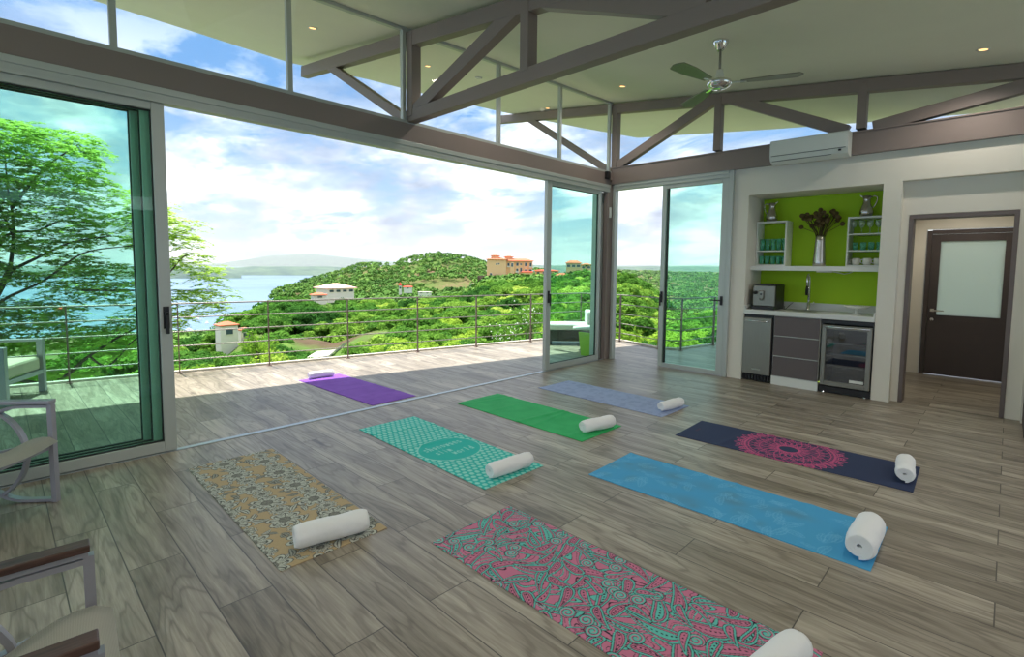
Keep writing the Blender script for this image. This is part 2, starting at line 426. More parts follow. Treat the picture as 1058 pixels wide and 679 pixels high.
# ------------------------------------------------------------------ beams, column and trusses
struct(MB().box((-.08, -11.5, 2.915), (.04, .03, 3.11)).build('trim_2', M['brown_steel']), 'taupe steel beam above the long sliding doors', 'beam')
struct(MB().box((.04, -.07, 2.93), (8.5, .05, 3.2)).box((.04, -.085, 3.185), (8.5, .065, 3.2)).build('trim_3', M['brown_steel']), 'taupe steel beam above the kitchen wall', 'beam')
struct(MB().box((-.09, -.1, 0), (.035, .05, 3.12), .006).box((-.04, -.155, 0), (.04, -.09, 2.915), .005).build('trim_4', M['brown_steel']), 'taupe corner column between the two glass walls', 'column')
tr = []
def truss(y, first):
    t = empty('roof_truss', (0, y, 0), 0, None, 'roof truss')
    w = .11
    def zz(x): return zc(x, y) - .07
    MB().bar((-2.72, 0, zz(-2.72) - .06 if first else zz(-2.4) ), (8.6, 0, zz(8.6)), w, .15).build('top_chord', M['brown_steel'], t)
    if first:
        MB().bar((0.0, 0, 3.19), (8.6, 0, 3.19), w, .13).build('bottom_chord', M['brown_steel'], t)
    zb = 3.23
    def d(n, p, q, h=.135): MB().bar(p, q, w * .9, h, up=(0, 1, 0) if abs(p[0] - q[0]) < .01 else (0, 0, 1)).build(n, M['brown_steel'], t)
    d('post', (.07, 0, zb - .05), (.07, 0, zz(0)), .12)
    d('post', (1.80, 0, zb), (1.80, 0, zz(1.8)), .12)
    d('post', (3.54, 0, zb), (3.54, 0, zz(3.54)), .12)
    d('diagonal', (.12, 0, zb), (1.72, 0, zz(1.72) - .03))
    d('diagonal', (1.95, 0, zz(1.95) - .03), (3.40, 0, zb + .0))
    d('diagonal', (3.66, 0, zb), (5.4, 0, zz(5.4) - .03))
    d('brace', (-.03, 0, 3.16), (-1.98, 0, zz(-1.98) - .04), .105)
    return t
t1 = truss(-3.95, True); t1['label'] = 'near exposed taupe steel roof truss crossing the middle of the room'
t2 = truss(0.0, False); t2['label'] = 'far exposed taupe steel roof truss above the kitchen wall beam'
# small speaker-like light on corner
sp = empty('wall_spotlight', (0, 0, 0), 0, 'small dark spotlight bracket at the corner column top', 'light fitting')
MB().box((.03, -.26, 3.0), (.09, -.16, 3.12), .008).build('housing', M['black'], sp)
MB().box((.036, -.16, 2.99), (.085, -.102, 3.10), .006).build('bracket', M['brown_steel'], sp)
# sensor
tag(MB().box((.04, -.112, 2.38), (.075, -.09, 2.55), .005).build('door_sensor', M['white_lam']), 'small white sensor box high on the corner column', 'sensor')

# ------------------------------------------------------------------ clerestory windows
w1 = struct(empty('window_1', (0, 0, 0)), 'clerestory glazing above the long sliding doors', 'window')
MB().box((-.03, -11.5, 3.11), (.03, -.02, 3.145)).build('window_sill', M['alu'], w1)
for y in (-7.82, -6.54, -5.26, -4.04, -2.61, -1.37, -.10):
    MB().box((-.025, y - .022, 3.145), (.025, y + .022, zc(0, y) - .03)).build('mullion', M['alu'], w1)
MB().bar((0, -11.5, zc(0, -11.5) - .02), (0, -.03, zc(0, 0) - .02), .05, .04).build('head_rail', M['alu'], w1)
b = MB(); b.bm.faces.new([b.bm.verts.new(v) for v in ((-.012, -11.5, 3.13), (-.012, -.05, 3.13), (-.012, -.05, zc(0, 0) - .03), (-.012, -11.5, zc(0, -11.5) - .03))])
b.build('pane', M['glass_clear'], w1)
w2 = struct(empty('window_2', (0, 0, 0)), 'clerestory glazing above the kitchen wall beam', 'window')
MB().box((.1, .068, 3.19), (8.5, .09, 3.225)).build('window_sill', M['alu'], w2)
b = MB(); b.bm.faces.new([b.bm.verts.new(v) for v in ((.06, .075, 3.2), (8.5, .075, 3.2), (8.5, .075, zc(8.5, 0) - .01), (.06, .075, zc(.06, 0) - .01))])
b.build('pane', M['glass_clear'], w2)

# ------------------------------------------------------------------ sliding doors
def slab_glass(a, b_, name, parent, mat='glass_green'):
    return MB().box(a, b_).build(name, M[mat], parent)
# header and tracks of the long wall
hd = MB().box((-.05, -11.5, 2.80), (.045, -.1, 2.915), .004).box((-.22, -11.5, 2.80), (-.05, -6.3, 2.915), .004)
for k, x in enumerate((.03, .0)): hd.box((.045, -11.5, 2.828 + .035 * k), (.047, -.1, 2.834 + .035 * k))
hd.box((.036, -11.5, 2.865), (.055, -.1, 2.915), .003)
struct(hd.build('trim_5', M['alu']), 'aluminium header frame over the long sliding doors', 'door header')
tk = MB()
for x in (-.005,): tk.box((x - .028, -11.5, .0), (x + .028, -.16, .006), .001)
struct(tk.build('trim_6', M['track']), 'flush aluminium floor track of the long sliding doors', 'door track')
def panel_y(name, x, y0, y1, label, handle=None, gl='glass_green', ztop=2.80, lead=.12, tail=.12):
    t = struct(empty(name, (x, y0, 0)), label, 'glass door')
    L = y1 - y0; th = .03
    MB().box((-th, 0, .012), (th, tail, ztop), .004).build('stile', M['alu'], t)
    MB().box((-th, L - lead, .012), (th, L, ztop), .004).build('stile', M['alu'], t)
    MB().box((-th, tail, .012), (th, L - lead, .095), .004).build('bottom_rail', M['alu'], t)
    MB().box((-th, tail, ztop - .06), (th, L - lead, ztop), .004).build('top_rail', M['alu'], t)
    g = MB().box((-.012, tail, .095), (.012, tail + .008, ztop - .06)).box((-.012, L - lead - .008, .095), (.012, L - lead, ztop - .06)).box((-.012, tail, .095), (.012, L - lead, .105)).box((-.012, tail, ztop - .07), (.012, L - lead, ztop - .06))
    g.build('gasket', M['alu_dark'], t)
    slab_glass((-.004, tail + .008, .105), (.004, L - lead - .008, ztop - .07), 'pane', t, gl)
    if handle is not None:
        h = MB().box((th, handle - .022, 1.02), (th + .006, handle + .022, 1.2), .003)
        h.box((th + .006, handle - .012, 1.13), (th + .045, handle + .012, 1.155), .003)
        h.box((th + .03, handle - .012, .98), (th + .045, handle + .012, 1.155), .004)
        h.build('handle', M['black'], t)
    return t
panel_y('door_1', -.012, -9.6, -6.245, 'large green-tinted sliding glass panel at the left of the opening', handle=3.355 - .04, lead=.085)
panel_y('door_2', -.085, -9.7, -6.30, 'middle stacked sliding glass panel behind the left front panel', gl='glass_pale', lead=.09)
panel_y('door_3', -.158, -9.8, -6.355, 'outermost stacked sliding glass panel behind the left front panel', gl='glass_pale', lead=.09)
panel_y('door_4', -.012, -1.64, -.30, 'half-open sliding glass panel in front of the corner column', handle=.05, lead=.07, tail=.10)
for nm, x, y0, lb in (('door_5', -.085, -.30, 'slim parked door edge beside the corner column, nearer'), ('door_6', -.158, -.27, 'slim parked door edge beside the corner column, farther')):
    t = struct(empty(nm, (x, y0, 0)), lb, 'glass door')
    MB().box((-.028, 0, .01), (.03, .11, 2.8), .004).box((-.012, .11, .01), (.012, .13, 2.8)).box((-.028, .13, .01), (.03, .235, 2.8), .004).build('stile', M['alu'], t)
# back sliding door beside the kitchen
t = struct(empty('door_7', (0, 0, 0)), 'sliding glass door between the corner column and the kitchen niche', 'glass door')
MB().box((.06, -.04, 0), (.11, .06, 2.93), .004).build('jamb', M['alu'], t)
MB().box((2.0, -.05, 0), (2.06, .06, 2.93), .004).build('jamb', M['alu'], t)
MB().box((.11, -.05, 2.83), (2.0, .06, 2.93), .004).box((.11, -.06, 2.885), (2.0, -.05, 2.93)).build('header', M['alu'], t)
MB().box((.97, -.035, .01), (1.04, .015, 2.83), .004).build('stile', M['alu'], t)
MB().box((1.055, -.03, .06), (1.075, .01, 2.78)).build('gasket', M['alu_dark'], t)
MB().box((1.90, -.035, .01), (1.995, .015, 2.83), .004).build('stile', M['alu'], t)
MB().box((1.04, -.035, .01), (1.90, .015, .075), .004).build('bottom_rail', M['alu'], t)
MB().box((1.04, -.035, 2.77), (1.90, .015, 2.83), .004).build('top_rail', M['alu'], t)
slab_glass((1.04, -.014, .075), (1.90, -.006, 2.77), 'pane', t)
h = MB().box((.985, -.045, 1.02), (1.025, -.035, 1.19), .003).box((.995, -.08, 1.13), (1.015, -.045, 1.15), .003).box((.995, -.085, .97), (1.015, -.07, 1.15), .003)
h.build('handle', M['black'], t)
h = MB().box((1.93, -.045, 1.03), (1.97, -.035, 1.16), .003).box((1.94, -.075, 1.09), (1.96, -.045, 1.11), .003).box((1.80, -.08, 1.09), (1.96, -.065, 1.11), .003)
h.build('handle', M['black'], t)

# ------------------------------------------------------------------ kitchen wall with niche and doorway
NX0, NX1, NT_ = 2.262, 3.795, 2.565
kw = MB()
kw.box((2.06, 0, 0), (NX0, .70, 2.93))                     # left pier
kw.box((NX0, 0, NT_), (NX1, .70, 2.93))                    # over niche
kw.box((NX1, 0, 0), (3.975, .70, 2.93))                    # right pier
kw.box((3.975, 0, 2.58), (8.5, .2, 2.93))                  # over recess
kw.box((3.975, .12, 2.20), (8.5, .3, 2.58))
kw.box((3.975, .12, 0), (4.045, .3, 2.20))
kw.box((4.965, .12, 0), (5.09, .3, 2.20))
kw.box((5.09, 0, 0), (8.5, .3, 2.58))
kw.box((NX0, .70, 0), (NX1, .78, 2.93))
struct(kw.build('wall_back', M['white_paint']), 'white kitchen wall with the recessed niche and doorway', 'wall')
struct(MB().box((NX0 + .001, .598, 0.93), (NX1 - .001, .699, NT_ - .001)).build('wall_niche', M['green_wall']), 'lime green painted back of the kitchen niche', 'wall')
# outer shell
struct(MB().box((2.06, .70, 0), (2.16, 2.6, 3.18)).build('wall_left', M['white_paint']), 'white outside wall of the kitchen block', 'wall')
hw = MB()
hw.box((3.74, .70, 0), (3.84, 2.45, 2.75)).box((5.02, .30, 0), (5.12, 2.45, 2.75))
hw.box((2.16, 2.45, 0), (3.99, 2.55, 3.18)).box((3.99, 2.45, 2.17), (5.0, 2.55, 3.18)).box((5.0, 2.45, 0), (8.5, 2.55, 3.18))
struct(hw.build('wall_hall', M['white_paint']), 'white side walls of the short hallway behind the doorway', 'wall')
struct(MB().box((2.16, .78, 2.75), (8.5, 2.45, 2.85)).build('ceiling_hall', M['white_paint']), 'white ceiling of the short hallway', 'ceiling')
struct(MB().box((8.5, -11.5, 0), (8.6, -4.4, zc(8.6, -11.5) - .1)).build('wall_reflection_block', M['white_paint']), 'added unseen white wall segment blocking bright reflections in the left glass', 'wall')  # added out of view to keep bright reflections off the left glass
t = empty('recessed_downlight', (4.45, 1.6, 2.75), 0, 'added recessed fill light in the hallway ceiling above the dark door', 'ceiling light')
MB().lathe([(.038, .0), (.055, .0), (.057, -.004), (.040, -.006), (.036, -.002)], n=28).build('trim_ring', M['white_lam'], t)
MB().lathe([(0, -.003), (.038, -.003), (.038, -.001), (0, -.001)], n=24).build('bulb', M['lamp'], t)
ld = bpy.data.lights.new('hall_fill_lamp', 'SPOT'); ld.energy = 18; ld.spot_size = 2.6; ld.spot_blend = .6; ld.color = (1, .93, .82); ld.shadow_soft_size = .05  # added fill lamp and fitting, only to brighten the hallway
lo = bpy.data.objects.new('hall_fill_lamp', ld); col.objects.link(lo); lo.parent = t; lo.location = (0, 0, -.02)
df = MB().box((4.045, .11, 0), (4.085, .31, 2.15), .003).box((4.925, .11, 0), (4.965, .31, 2.15), .003).box((4.045, .11, 2.15), (4.965, .31, 2.195), .003)
struct(df.build('trim_7', M['door_frame_brown']), 'taupe frame around the hallway opening', 'door frame')
bb = MB().box((3.84, .70, 0), (3.852, 2.40, .08))
struct(bb.build('baseboard_hall', M['white_lam']), 'low white skirting in the hallway', 'skirting')
# exterior door with frosted glass
t = struct(empty('door_8', (4.0, 2.45, 0)), 'dark brown door with a tall frosted glass pane at the hallway end', 'door')
MB().box((0, -.02, 0), (.055, .08, 2.15), .003).box((.945, -.02, 0), (.999, .08, 2.15), .003).box((.055, -.02, 2.10), (.945, .08, 2.16), .003).build('door_frame', M['door_dark'], t)
MB().box((.058, 0, .012), (.942, .05, .90), .003).box((.058, 0, .90), (.16, .05, 2.095), .002).box((.86, 0, .90), (.942, .05, 2.095), .002).box((.16, 0, 1.99), (.86, .05, 2.095), .002).build('door_leaf', M['door_dark'], t)
MB().box((.06, -.006, .895), (.94, 0, .905)).box((.06, -.006, .82), (.94, 0, .828)).build('moulding', M['door_dark'], t)
MB().box((.16, .02, .90), (.86, .03, 1.99)).build('pane', M['frost'], t)
h = MB().box((.085, -.014, .945), (.135, 0, .995), .006).bar((.11, -.04, .97), (.25, -.045, .968), .018, .018).bar((.11, -.01, .97), (.11, -.05, .97), .02, .02)
h.build('handle', M['chrome'], t)
h = MB(); h.lathe([(0, 0), (.028, 0), (.028, .01), (0, .012)], n=18); h.build('lock', M['chrome'], t, Matrix.Translation((.11, 0, .83)) @ Matrix.Rotation(PI / 2, 4, 'X'))
# switch
sw = empty('light_switch', (3.84, 2.0, 1.13), 0, 'white light switch plate on the hallway wall', 'switch')
MB().box((0, -.06, -.08), (.01, .06, .08), .003).build('plate', M['white_lam'], sw)
MB().box((.01, -.03, -.04), (.018, .03, .04), .003).build('rocker', M['quartz'], sw)

# ------------------------------------------------------------------ kitchenette
ct = MB().box((NX0 + .002, -.022, .935), (NX1 - .002, .597, .997), .003)
ct.box((NX0 + .002, .58, .997), (NX1 - .002, .597, 1.095), .002).box((NX0 + .002, .0, .997), (NX0 + .02, .58, 1.05), .002).box((NX1 - .02, .0, .997), (NX1 - .002, .58, 1.05), .002)
ct = tag(ct.build('worktop', M['quartz']), 'white stone worktop with upstand running across the niche', 'worktop')
MB().box((2.78, .13, .9965), (3.12, .42, .9985), .0).build('sink_rim', M['brushed'], ct)
# ice maker
t = empty('undercounter_refrigerator', (2.265, 0, 0), 0, 'narrow stainless steel undercounter refrigerator at the niche left end', 'refrigerator')
MB().box((0.004, .02, .01), (.388, .56, .925)).build('body', M['black'], t)
MB().box((.006, -.02, .105), (.375, .018, .885), .006).build('door', M['brushed'], t)
hh = MB().tube([(.03, -.055, .845), (.345, -.055, .845)], .009, 12).bar((.045, -.055, .845), (.045, -.018, .845), .018, .018).bar((.33, -.055, .845), (.33, -.018, .845), .03, .03)
hh.build('handle', M['chrome'], t)
g = MB()
for k in range(9): g.box((.01 + k * .041, -.012, .02), (.038 + k * .041, .02, .085), .002)
g.build('grille', M['black'], t)
nb = MB().box((.14, -.023, .17), (.25, -.02, .185), .0); nb.build('nameplate', M['chrome'], t)
# drawers
t = empty('drawer_cabinet', (2.665, 0, 0), 0, 'grey three-drawer cabinet in the middle under the worktop', 'cabinet')
MB().box((0, .01, .12), (.555, .56, .93)).build('body', M['white_lam'], t)
MB().box((-.005, -.012, .0), (.56, .01, .118), .002).build('plinth', M['white_lam'], t)
M['drawer'] = plain('taupe woven laminate', srgb(98, 90, 90), .6, bump=.25, bscale=300, var=.05)
for z0, z1 in ((.668, .925), (.395, .655), (.122, .382)):
    d = MB().box((.008, -.012, z0), (.548, .01, z1), .002).build('drawer', M['drawer'], t)
    MB().box((.008, -.016, z0 - .008), (.548, .004, z0 + .001), .001).build('edge_pull', M['alu'], d)
# wine cooler
t = empty('beverage_cooler', (3.235, 0, 0), 0, 'glass-door stainless beverage cooler at the niche right end', 'refrigerator')
bd = MB().box((0, .03, .01), (.03, .56, .925)).box((.525, .03, .01), (.555, .56, .925)).box((.03, .53, .01), (.525, .56, .925)).box((.03, .03, .88), (.525, .53, .925)).box((.03, .03, .01), (.525, .53, .11)).box((0, -.012, .885), (.555, .03, .93)).box((0, -.01, .01), (.555, .03, .085))
bd.build('body', M['black'], t)
fr = MB().box((.012, -.03, .10), (.06, .02, .865), .005).box((.495, -.03, .10), (.545, .02, .865), .005).box((.06, -.03, .10), (.495, .02, .155), .004).box((.06, -.03, .815), (.495, .02, .865), .004)
fr.build('door_frame', M['brushed'], t)
MB().tube([(.03, -.07, .845), (.53, -.07, .845)], .010, 12).bar((.06, -.07, .845), (.06, -.02, .845), .02, .02).bar((.49, -.07, .845), (.49, -.02, .845), .02, .02).build('handle', M['chrome'], t)
MB().box((.06, -.004, .155), (.495, .004, .815)).build('pane', M['fridge_glass'], t)
for z in (.33, .48, .62):
    s = MB().box((.035, .06, z), (.52, .08, z + .02), .002)
    for k in range(14): s.tube([(.05 + k * .035, .07, z + .008), (.05 + k * .035, .5, z + .008)], .003, 6)
    s.build('shelf', M['chrome'], t)
MB().box((.33, -.0055, .165), (.48, -.0045, .20)).build('sticker', M['white_lam'], t)
for x in (.05, .50): MB().lathe([(0, 0), (.018, 0), (.018, .012), (0, .012)], (x, .0, .0), 12).build('foot', M['chrome'], t)

# shelf
tag(MB().box((NX0 + .002, .17, 1.537), (NX1 - .002, .597, 1.600), .003).build('wall_shelf', M['white_lam']), 'long thick white shelf across the niche above the tap', 'shelf')
ul = empty('under_shelf_light', (3.15, .35, 1.537), 0, 'slim white light strip with a cord under the shelf', 'light fitting')
MB().box((-.09, -.03, -.018), (.09, .03, 0), .004).build('housing', M['white_lam'], ul)
MB().tube([(.09, 0, -.008), (.16, .02, -.02), (.22, .05, -.035), (.27, .08, -.02), (.30, .1, -.004)], .005, 8).build('cord', M['white_lam'], ul)
def cabinet(x0, x1, zt, shelves, label):
    t = empty('open_wall_cabinet', (x0, .33, 1.602), 0, label, 'cabinet')
    w = x1 - x0; h = zt - 1.602; D = .262
    MB().box((0, 0, 0), (w, D, .018), .001).box((0, 0, h - .022), (w, D, h), .001).box((0, 0, .018), (.018, D, h - .022), .001).box((w - .018, 0, .018), (w, D, h - .022), .001).build('carcass', M['white_lam'], t)
    for z in shelves: MB().box((.018, .004, z - 1.602), (w - .018, D, z + .016 - 1.602), .001).build('shelf', M['white_lam'], t)
    return t
cabinet(2.268, 2.668, 2.225, [1.80], 'white open cabinet of aqua tumblers at the niche left')
cabinet(3.388, 3.792, 2.228, [1.79, 2.0], 'white open cabinet of glasses and mugs at the niche right')

# glassware
def tumbler(h, r, mat, name='glass_tumbler'):
    b = MB().lathe([(0, 0), (r * .8, 0), (r, h), (r - .004, h), (r * .78, .01), (0, .01)], n=16)
    return b.build(name, M[mat])
def glass_row(proto, pts, labels, group, cat):
    for i, (p, lb) in enumerate(zip(pts, labels)):
        o = proto if i == 0 else copy_tree(proto)
        o.location = p; tag(o, lb, cat, group)
ords = ['first', 'second', 'third', 'fourth', 'fifth', 'sixth']
def ordlab(n, what): return ['%s %s' % ((ords[i] + ' from the left') if i else 'leftmost', '') + what for i in range(n)]
tp = tumbler(.165, .036, 'glass_aqua')
xs = [2.325 + .075 * k for k in range(5)]
glass_row(tp, [(x, .42, 1.817) for x in xs], ['aqua tumbler on the left cabinet upper shelf, %s' % s for s in ('leftmost', 'second from left', 'middle one', 'second from right', 'rightmost')], 'aqua tumblers on the left cabinet upper shelf', 'glass')
tp2 = tumbler(.12, .036, 'glass_aqua')
glass_row(tp2, [(x, .42, 1.621) for x in xs], ['aqua tumbler on the left cabinet bottom shelf, %s' % s for s in ('leftmost', 'second from left', 'middle one', 'second from right', 'rightmost')], 'aqua tumblers on the left cabinet bottom shelf', 'glass')
tp3 = tumbler(.10, .036, 'glass_aqua')
glass_row(tp3, [(3.47 + .085 * k, .42, 1.807) for k in range(4)], ['aqua tumbler on the right cabinet middle shelf, %s' % s for s in ('leftmost', 'second from left', 'second from right', 'rightmost')], 'aqua tumblers on the right cabinet middle shelf', 'glass')
st = MB().lathe([(0, 0), (.03, .0), (.03, .004), (.005, .01), (.005, .07), (.03, .095), (.037, .125), (.034, .17), (.031, .17), (.034, .125), (.028, .1), (0, .078)], n=18).build('wine_glass', M['glass_ware'])
glass_row(st, [(3.44 + .088 * k, .42, 2.017) for k in range(4)], ['clear stemmed glass on the right cabinet top shelf, %s' % s for s in ('leftmost', 'second from left', 'second from right', 'rightmost')], 'stemmed glasses on the right cabinet top shelf', 'glass')
def mug(name_spot, seed, x):
    rr = random.Random(seed)
    t = empty('mug', (x, .42, 1.621), 0, 'white mug with %s print, %s on the bottom shelf' % name_spot, 'mug', 'printed mugs in the right cabinet')
    mt = NT('printed mug glaze %s' % name_spot[1]); v = mt.n('TexVoronoi', Vector=mt.pos(), Scale=24.0)
    cols = [srgb(230, 150, 50), srgb(200, 50, 40), srgb(90, 110, 60)]; cc = cols[seed % 3]
    msk = mt.math('LESS_THAN', v.outputs['Distance'], .46)
    rnd = mt.n('SeparateColor', Color=v.outputs['Color']).outputs[0]
    msk = mt.math('MULTIPLY', msk, mt.math('GREATER_THAN', rnd, .45))
    mt.bsdf(mt.mix(msk, srgb(238, 234, 220), cc), .2)
    MB().lathe([(0, 0), (.035, 0), (.045, .02), (.048, .05), (.045, .085), (.041, .085), (.043, .05), (.04, .02), (0, .012)], n=20).build('cup', mt.mat, t)
    MB().tube([(-.044, 0, .07), (-.065, 0, .065), (-.072, 0, .045), (-.062, 0, .025), (-.043, 0, .022)], .006, 8).build('handle', M['white_cer'], t)
mug(('green and yellow', 'leftmost'), 2, 3.485)
mug(('orange and red', 'middle one'), 0, 3.605)
mug(('red spotted', 'rightmost'), 1, 3.72)

# pitchers
M['pewter'] = plain('hammered pewter', (.52, .50, .47, 1), .22, 1, bump=.15, bscale=30)
def pitcher(x, z, s, rz, label):
    t = empty('metal_pitcher', (x, .45, z), rz, label, 'pitcher')
    MB().lathe([(0, 0), (.05 * s, 0), (.066 * s, .03 * s), (.07 * s, .06 * s), (.055 * s, .11 * s), (.038 * s, .155 * s), (.036 * s, .19 * s), (.045 * s, .235 * s), (.042 * s, .235 * s), (.032 * s, .19 * s), (.034 * s, .155 * s), (.05 * s, .11 * s), (0, .02 * s)], n=28).build('body', M['pewter'], t)
    MB().bar((.03 * s, 0, .215 * s), (.066 * s, 0, .245 * s), .03 * s, .008 * s).build('spout', M['pewter'], t)
    MB().tube([(-.038 * s, 0, .215 * s), (-.07 * s, 0, .232 * s), (-.098 * s, 0, .215 * s), (-.095 * s, 0, .17 * s), (-.075 * s, 0, .12 * s), (-.058 * s, 0, .10 * s)], .006 * s, 10).build('handle', M['pewter'], t)
pitcher(2.43, 2.226, 1.12, 0.0, 'smaller pewter pitcher on top of the left cabinet')
pitcher(3.56, 2.229, 1.12, PI, 'larger pewter pitcher on top of the right cabinet')
# vase with seed heads
t = empty('metal_vase', (3.07, .40, 1.601), 0, 'tall hammered silver vase standing on the niche shelf', 'vase')
MB().lathe([(0, 0), (.072, 0), (.08, .02), (.079, .06), (.069, .2), (.061, .34), (.060, .415), (.056, .415), (.056, .34), (.064, .2), (.072, .06), (0, .03)], n=28).build('body', M['pewter'], t)
t = empty('dried_flower_stems', (3.07, .40, 1.95), 0, 'bunch of dried round brown seed heads in the silver vase', 'dried flowers')
rr = random.Random(4); sm = MB()
heads = []
for k in range(40):
    a = rr.uniform(0, 2 * PI); e = rr.uniform(0, 1) ** .6
    hx = -.02 + .26 * e * math.cos(a); hz = .28 + .09 * math.sin(a) * e + rr.uniform(-.05, .05) + .04 * (hx > .1)
    hy = rr.uniform(-.12, .12)
    heads.append((hx, hy, hz))
heads += [(.25, -.02, .20), (.17, 0, .34), (-.24, 0, .18), (-.22, .03, .30)]
for (hx, hy, hz) in heads:
    sm.tube([(hx * .05, hy * .1, -.1), (hx * .3, hy * .3, .1), (hx, hy, hz)], .0035, 5)
sm.build('stems', M['seed'], t)
for (hx, hy, hz) in heads:
    bmh = bmesh.new(); bmesh.ops.create_icosphere(bmh, subdivisions=2, radius=.030)
    for v in bmh.verts: v.co *= 1 + .12 * mnoise.noise(v.co * 120 + Vector((hx, hy, hz)) * 40)
    bmesh.ops.translate(bmh, vec=(hx, hy, hz), verts=bmh.verts)
    q = MB(); q._add(bmh); q.build('seed_head', M['seed'], t)
# faucet
t = empty('kitchen_faucet', (2.95, .47, .998), 0, 'tall chrome spring-neck kitchen tap behind the sink', 'tap')
MB().lathe([(0, 0), (.027, 0), (.027, .01), (.02, .02), (.018, .12), (0, .12)], n=20).build('base', M['chrome'], t)
pts = [(0, 0, .12), (0, 0, .40)] + [(0, -.055 + .055 * math.cos(a), .40 + .09 * math.sin(a)) for a in [PI * k / 8 for k in range(1, 9)]] + [(0, -.11, .33)]
MB().tube(pts, .013, 12).build('neck', M['chrome'], t)
sp_ = []
for k in range(160): sp_.append((.017 * math.cos(k * .8), .017 * math.sin(k * .8), .13 + k * .0017))
MB().tube(sp_, .003, 5).build('spring', M['chrome'], t)
MB().lathe([(0, 0), (.017, 0), (.02, .08), (.014, .12), (0, .12)], (0, -.11, .21), 16).build('spray_head', M['black'], t)
MB().tube([(.02, 0, .07), (.07, -.01, .12)], .006, 8).build('lever', M['chrome'], t)
MB().bar((0, 0, .26), (0, -.11, .26), .012, .012).build('holder_arm', M['chrome'], t)
# coffee machine
t = empty('coffee_machine', (2.335, .06, .998), 0, 'silver and black bean-to-cup coffee machine on the worktop left', 'coffee machine')
MB().box((0, .06, .02), (.30, .42, .345), .012).build('body', M['black'], t)
MB().box((.006, .035, .05), (.294, .06, .325), .006).build('front_panel', M['brushed'], t)
MB().box((.09, .0, .15), (.155, .036, .26), .008).tube([(.105, .01, .15), (.105, .01, .125)], .006, 8).tube([(.14, .01, .15), (.14, .01, .125)], .006, 8).build('coffee_spout', M['brushed'], t)
MB().lathe([(0, 0), (.026, 0), (.024, .03), (0, .032)], n=20).build('dial', M['black'], t, Matrix.Translation((.04, .035, .23)) @ Matrix.Rotation(PI / 2, 4, 'X'))
MB().lathe([(0, 0), (.012, 0), (.011, .01), (0, .011)], n=16).build('button', M['black'], t, Matrix.Translation((.122, .0, .21)) @ Matrix.Rotation(PI / 2, 4, 'X'))
MB().box((.0, .0, .0), (.30, .42, .045), .006).build('drip_tray', M['black'], t)
MB().box((.04, .1, .345), (.26, .38, .352), .004).box((.06, .05, .325), (.24, .1, .348), .004).build('bean_lid', M['black'], t)
tag(MB().tube([(2.66, .42, 1.04), (2.68, .36, 1.01), (2.69, .30, 1.003), (2.70, .34, 1.006), (2.72, .42, 1.05), (2.725, .57, 1.09)], .004, 8).build('power_cord', M['black']), 'thin black power cord behind the coffee machine', 'cord')
# cake stand
t = empty('cake_stand', (3.55, .27, .998), 0, 'white footed cake stand on the worktop right', 'cake stand')
MB().lathe([(0, 0), (.055, 0), (.055, .006), (.022, .02), (.018, .055), (.03, .07), (.115, .078), (.135, .098), (.137, .108), (.128, .104), (.1, .088), (0, .086)], n=36).build('stand', M['white_cer'], t)
rm = MB()
for k in range(36):
    a = 2 * PI * k / 36; rm.lathe([(0, -.011), (.0105, 0), (0, .011)], (.135 * math.cos(a), .135 * math.sin(a), .102), 6)
rm.build('scalloped_rim', M['white_cer'], t)

# air conditioner
t = empty('air_conditioner', (2.60, -.075, 2.905), 0, 'white wall-mounted air conditioner above the kitchen wall', 'air conditioner')
prof = [(0, 0), (-.11, 0), (-.17, .03), (-.195, .08), (-.20, .16), (-.195, .265), (-.17, .285), (0, .285)]
b = MB(); L0 = [b.bm.verts.new((0, y, z)) for y, z in prof]; L1 = [b.bm.verts.new((.865, y, z)) for y, z in prof]
b.bm.faces.new(L0); b.bm.faces.new(L1[::-1])
for i in range(len(prof)):
    j = (i + 1) % len(prof); b.bm.faces.new((L0[i], L0[j], L1[j], L1[i]))
b.build('body', M['white_lam'], t)
MB().box((.02, -.205, .092), (.845, -.196, .27), .003).build('front_cover', M['white_lam'], t)
MB().bar((.03, -.182, .052), (.70, -.182, .052), .006, .05, up=(0, -.4, 1)).build('louver', M['white_lam'], t)
MB().box((.02, -.203, .086), (.845, -.19, .091)).bar((.03, -.186, .024), (.70, -.186, .024), .004, .006).build('gap', M['alu_dark'], t)
MB().box((.77, -.200, .055), (.80, -.186, .075)).build('display', M['black'], t)

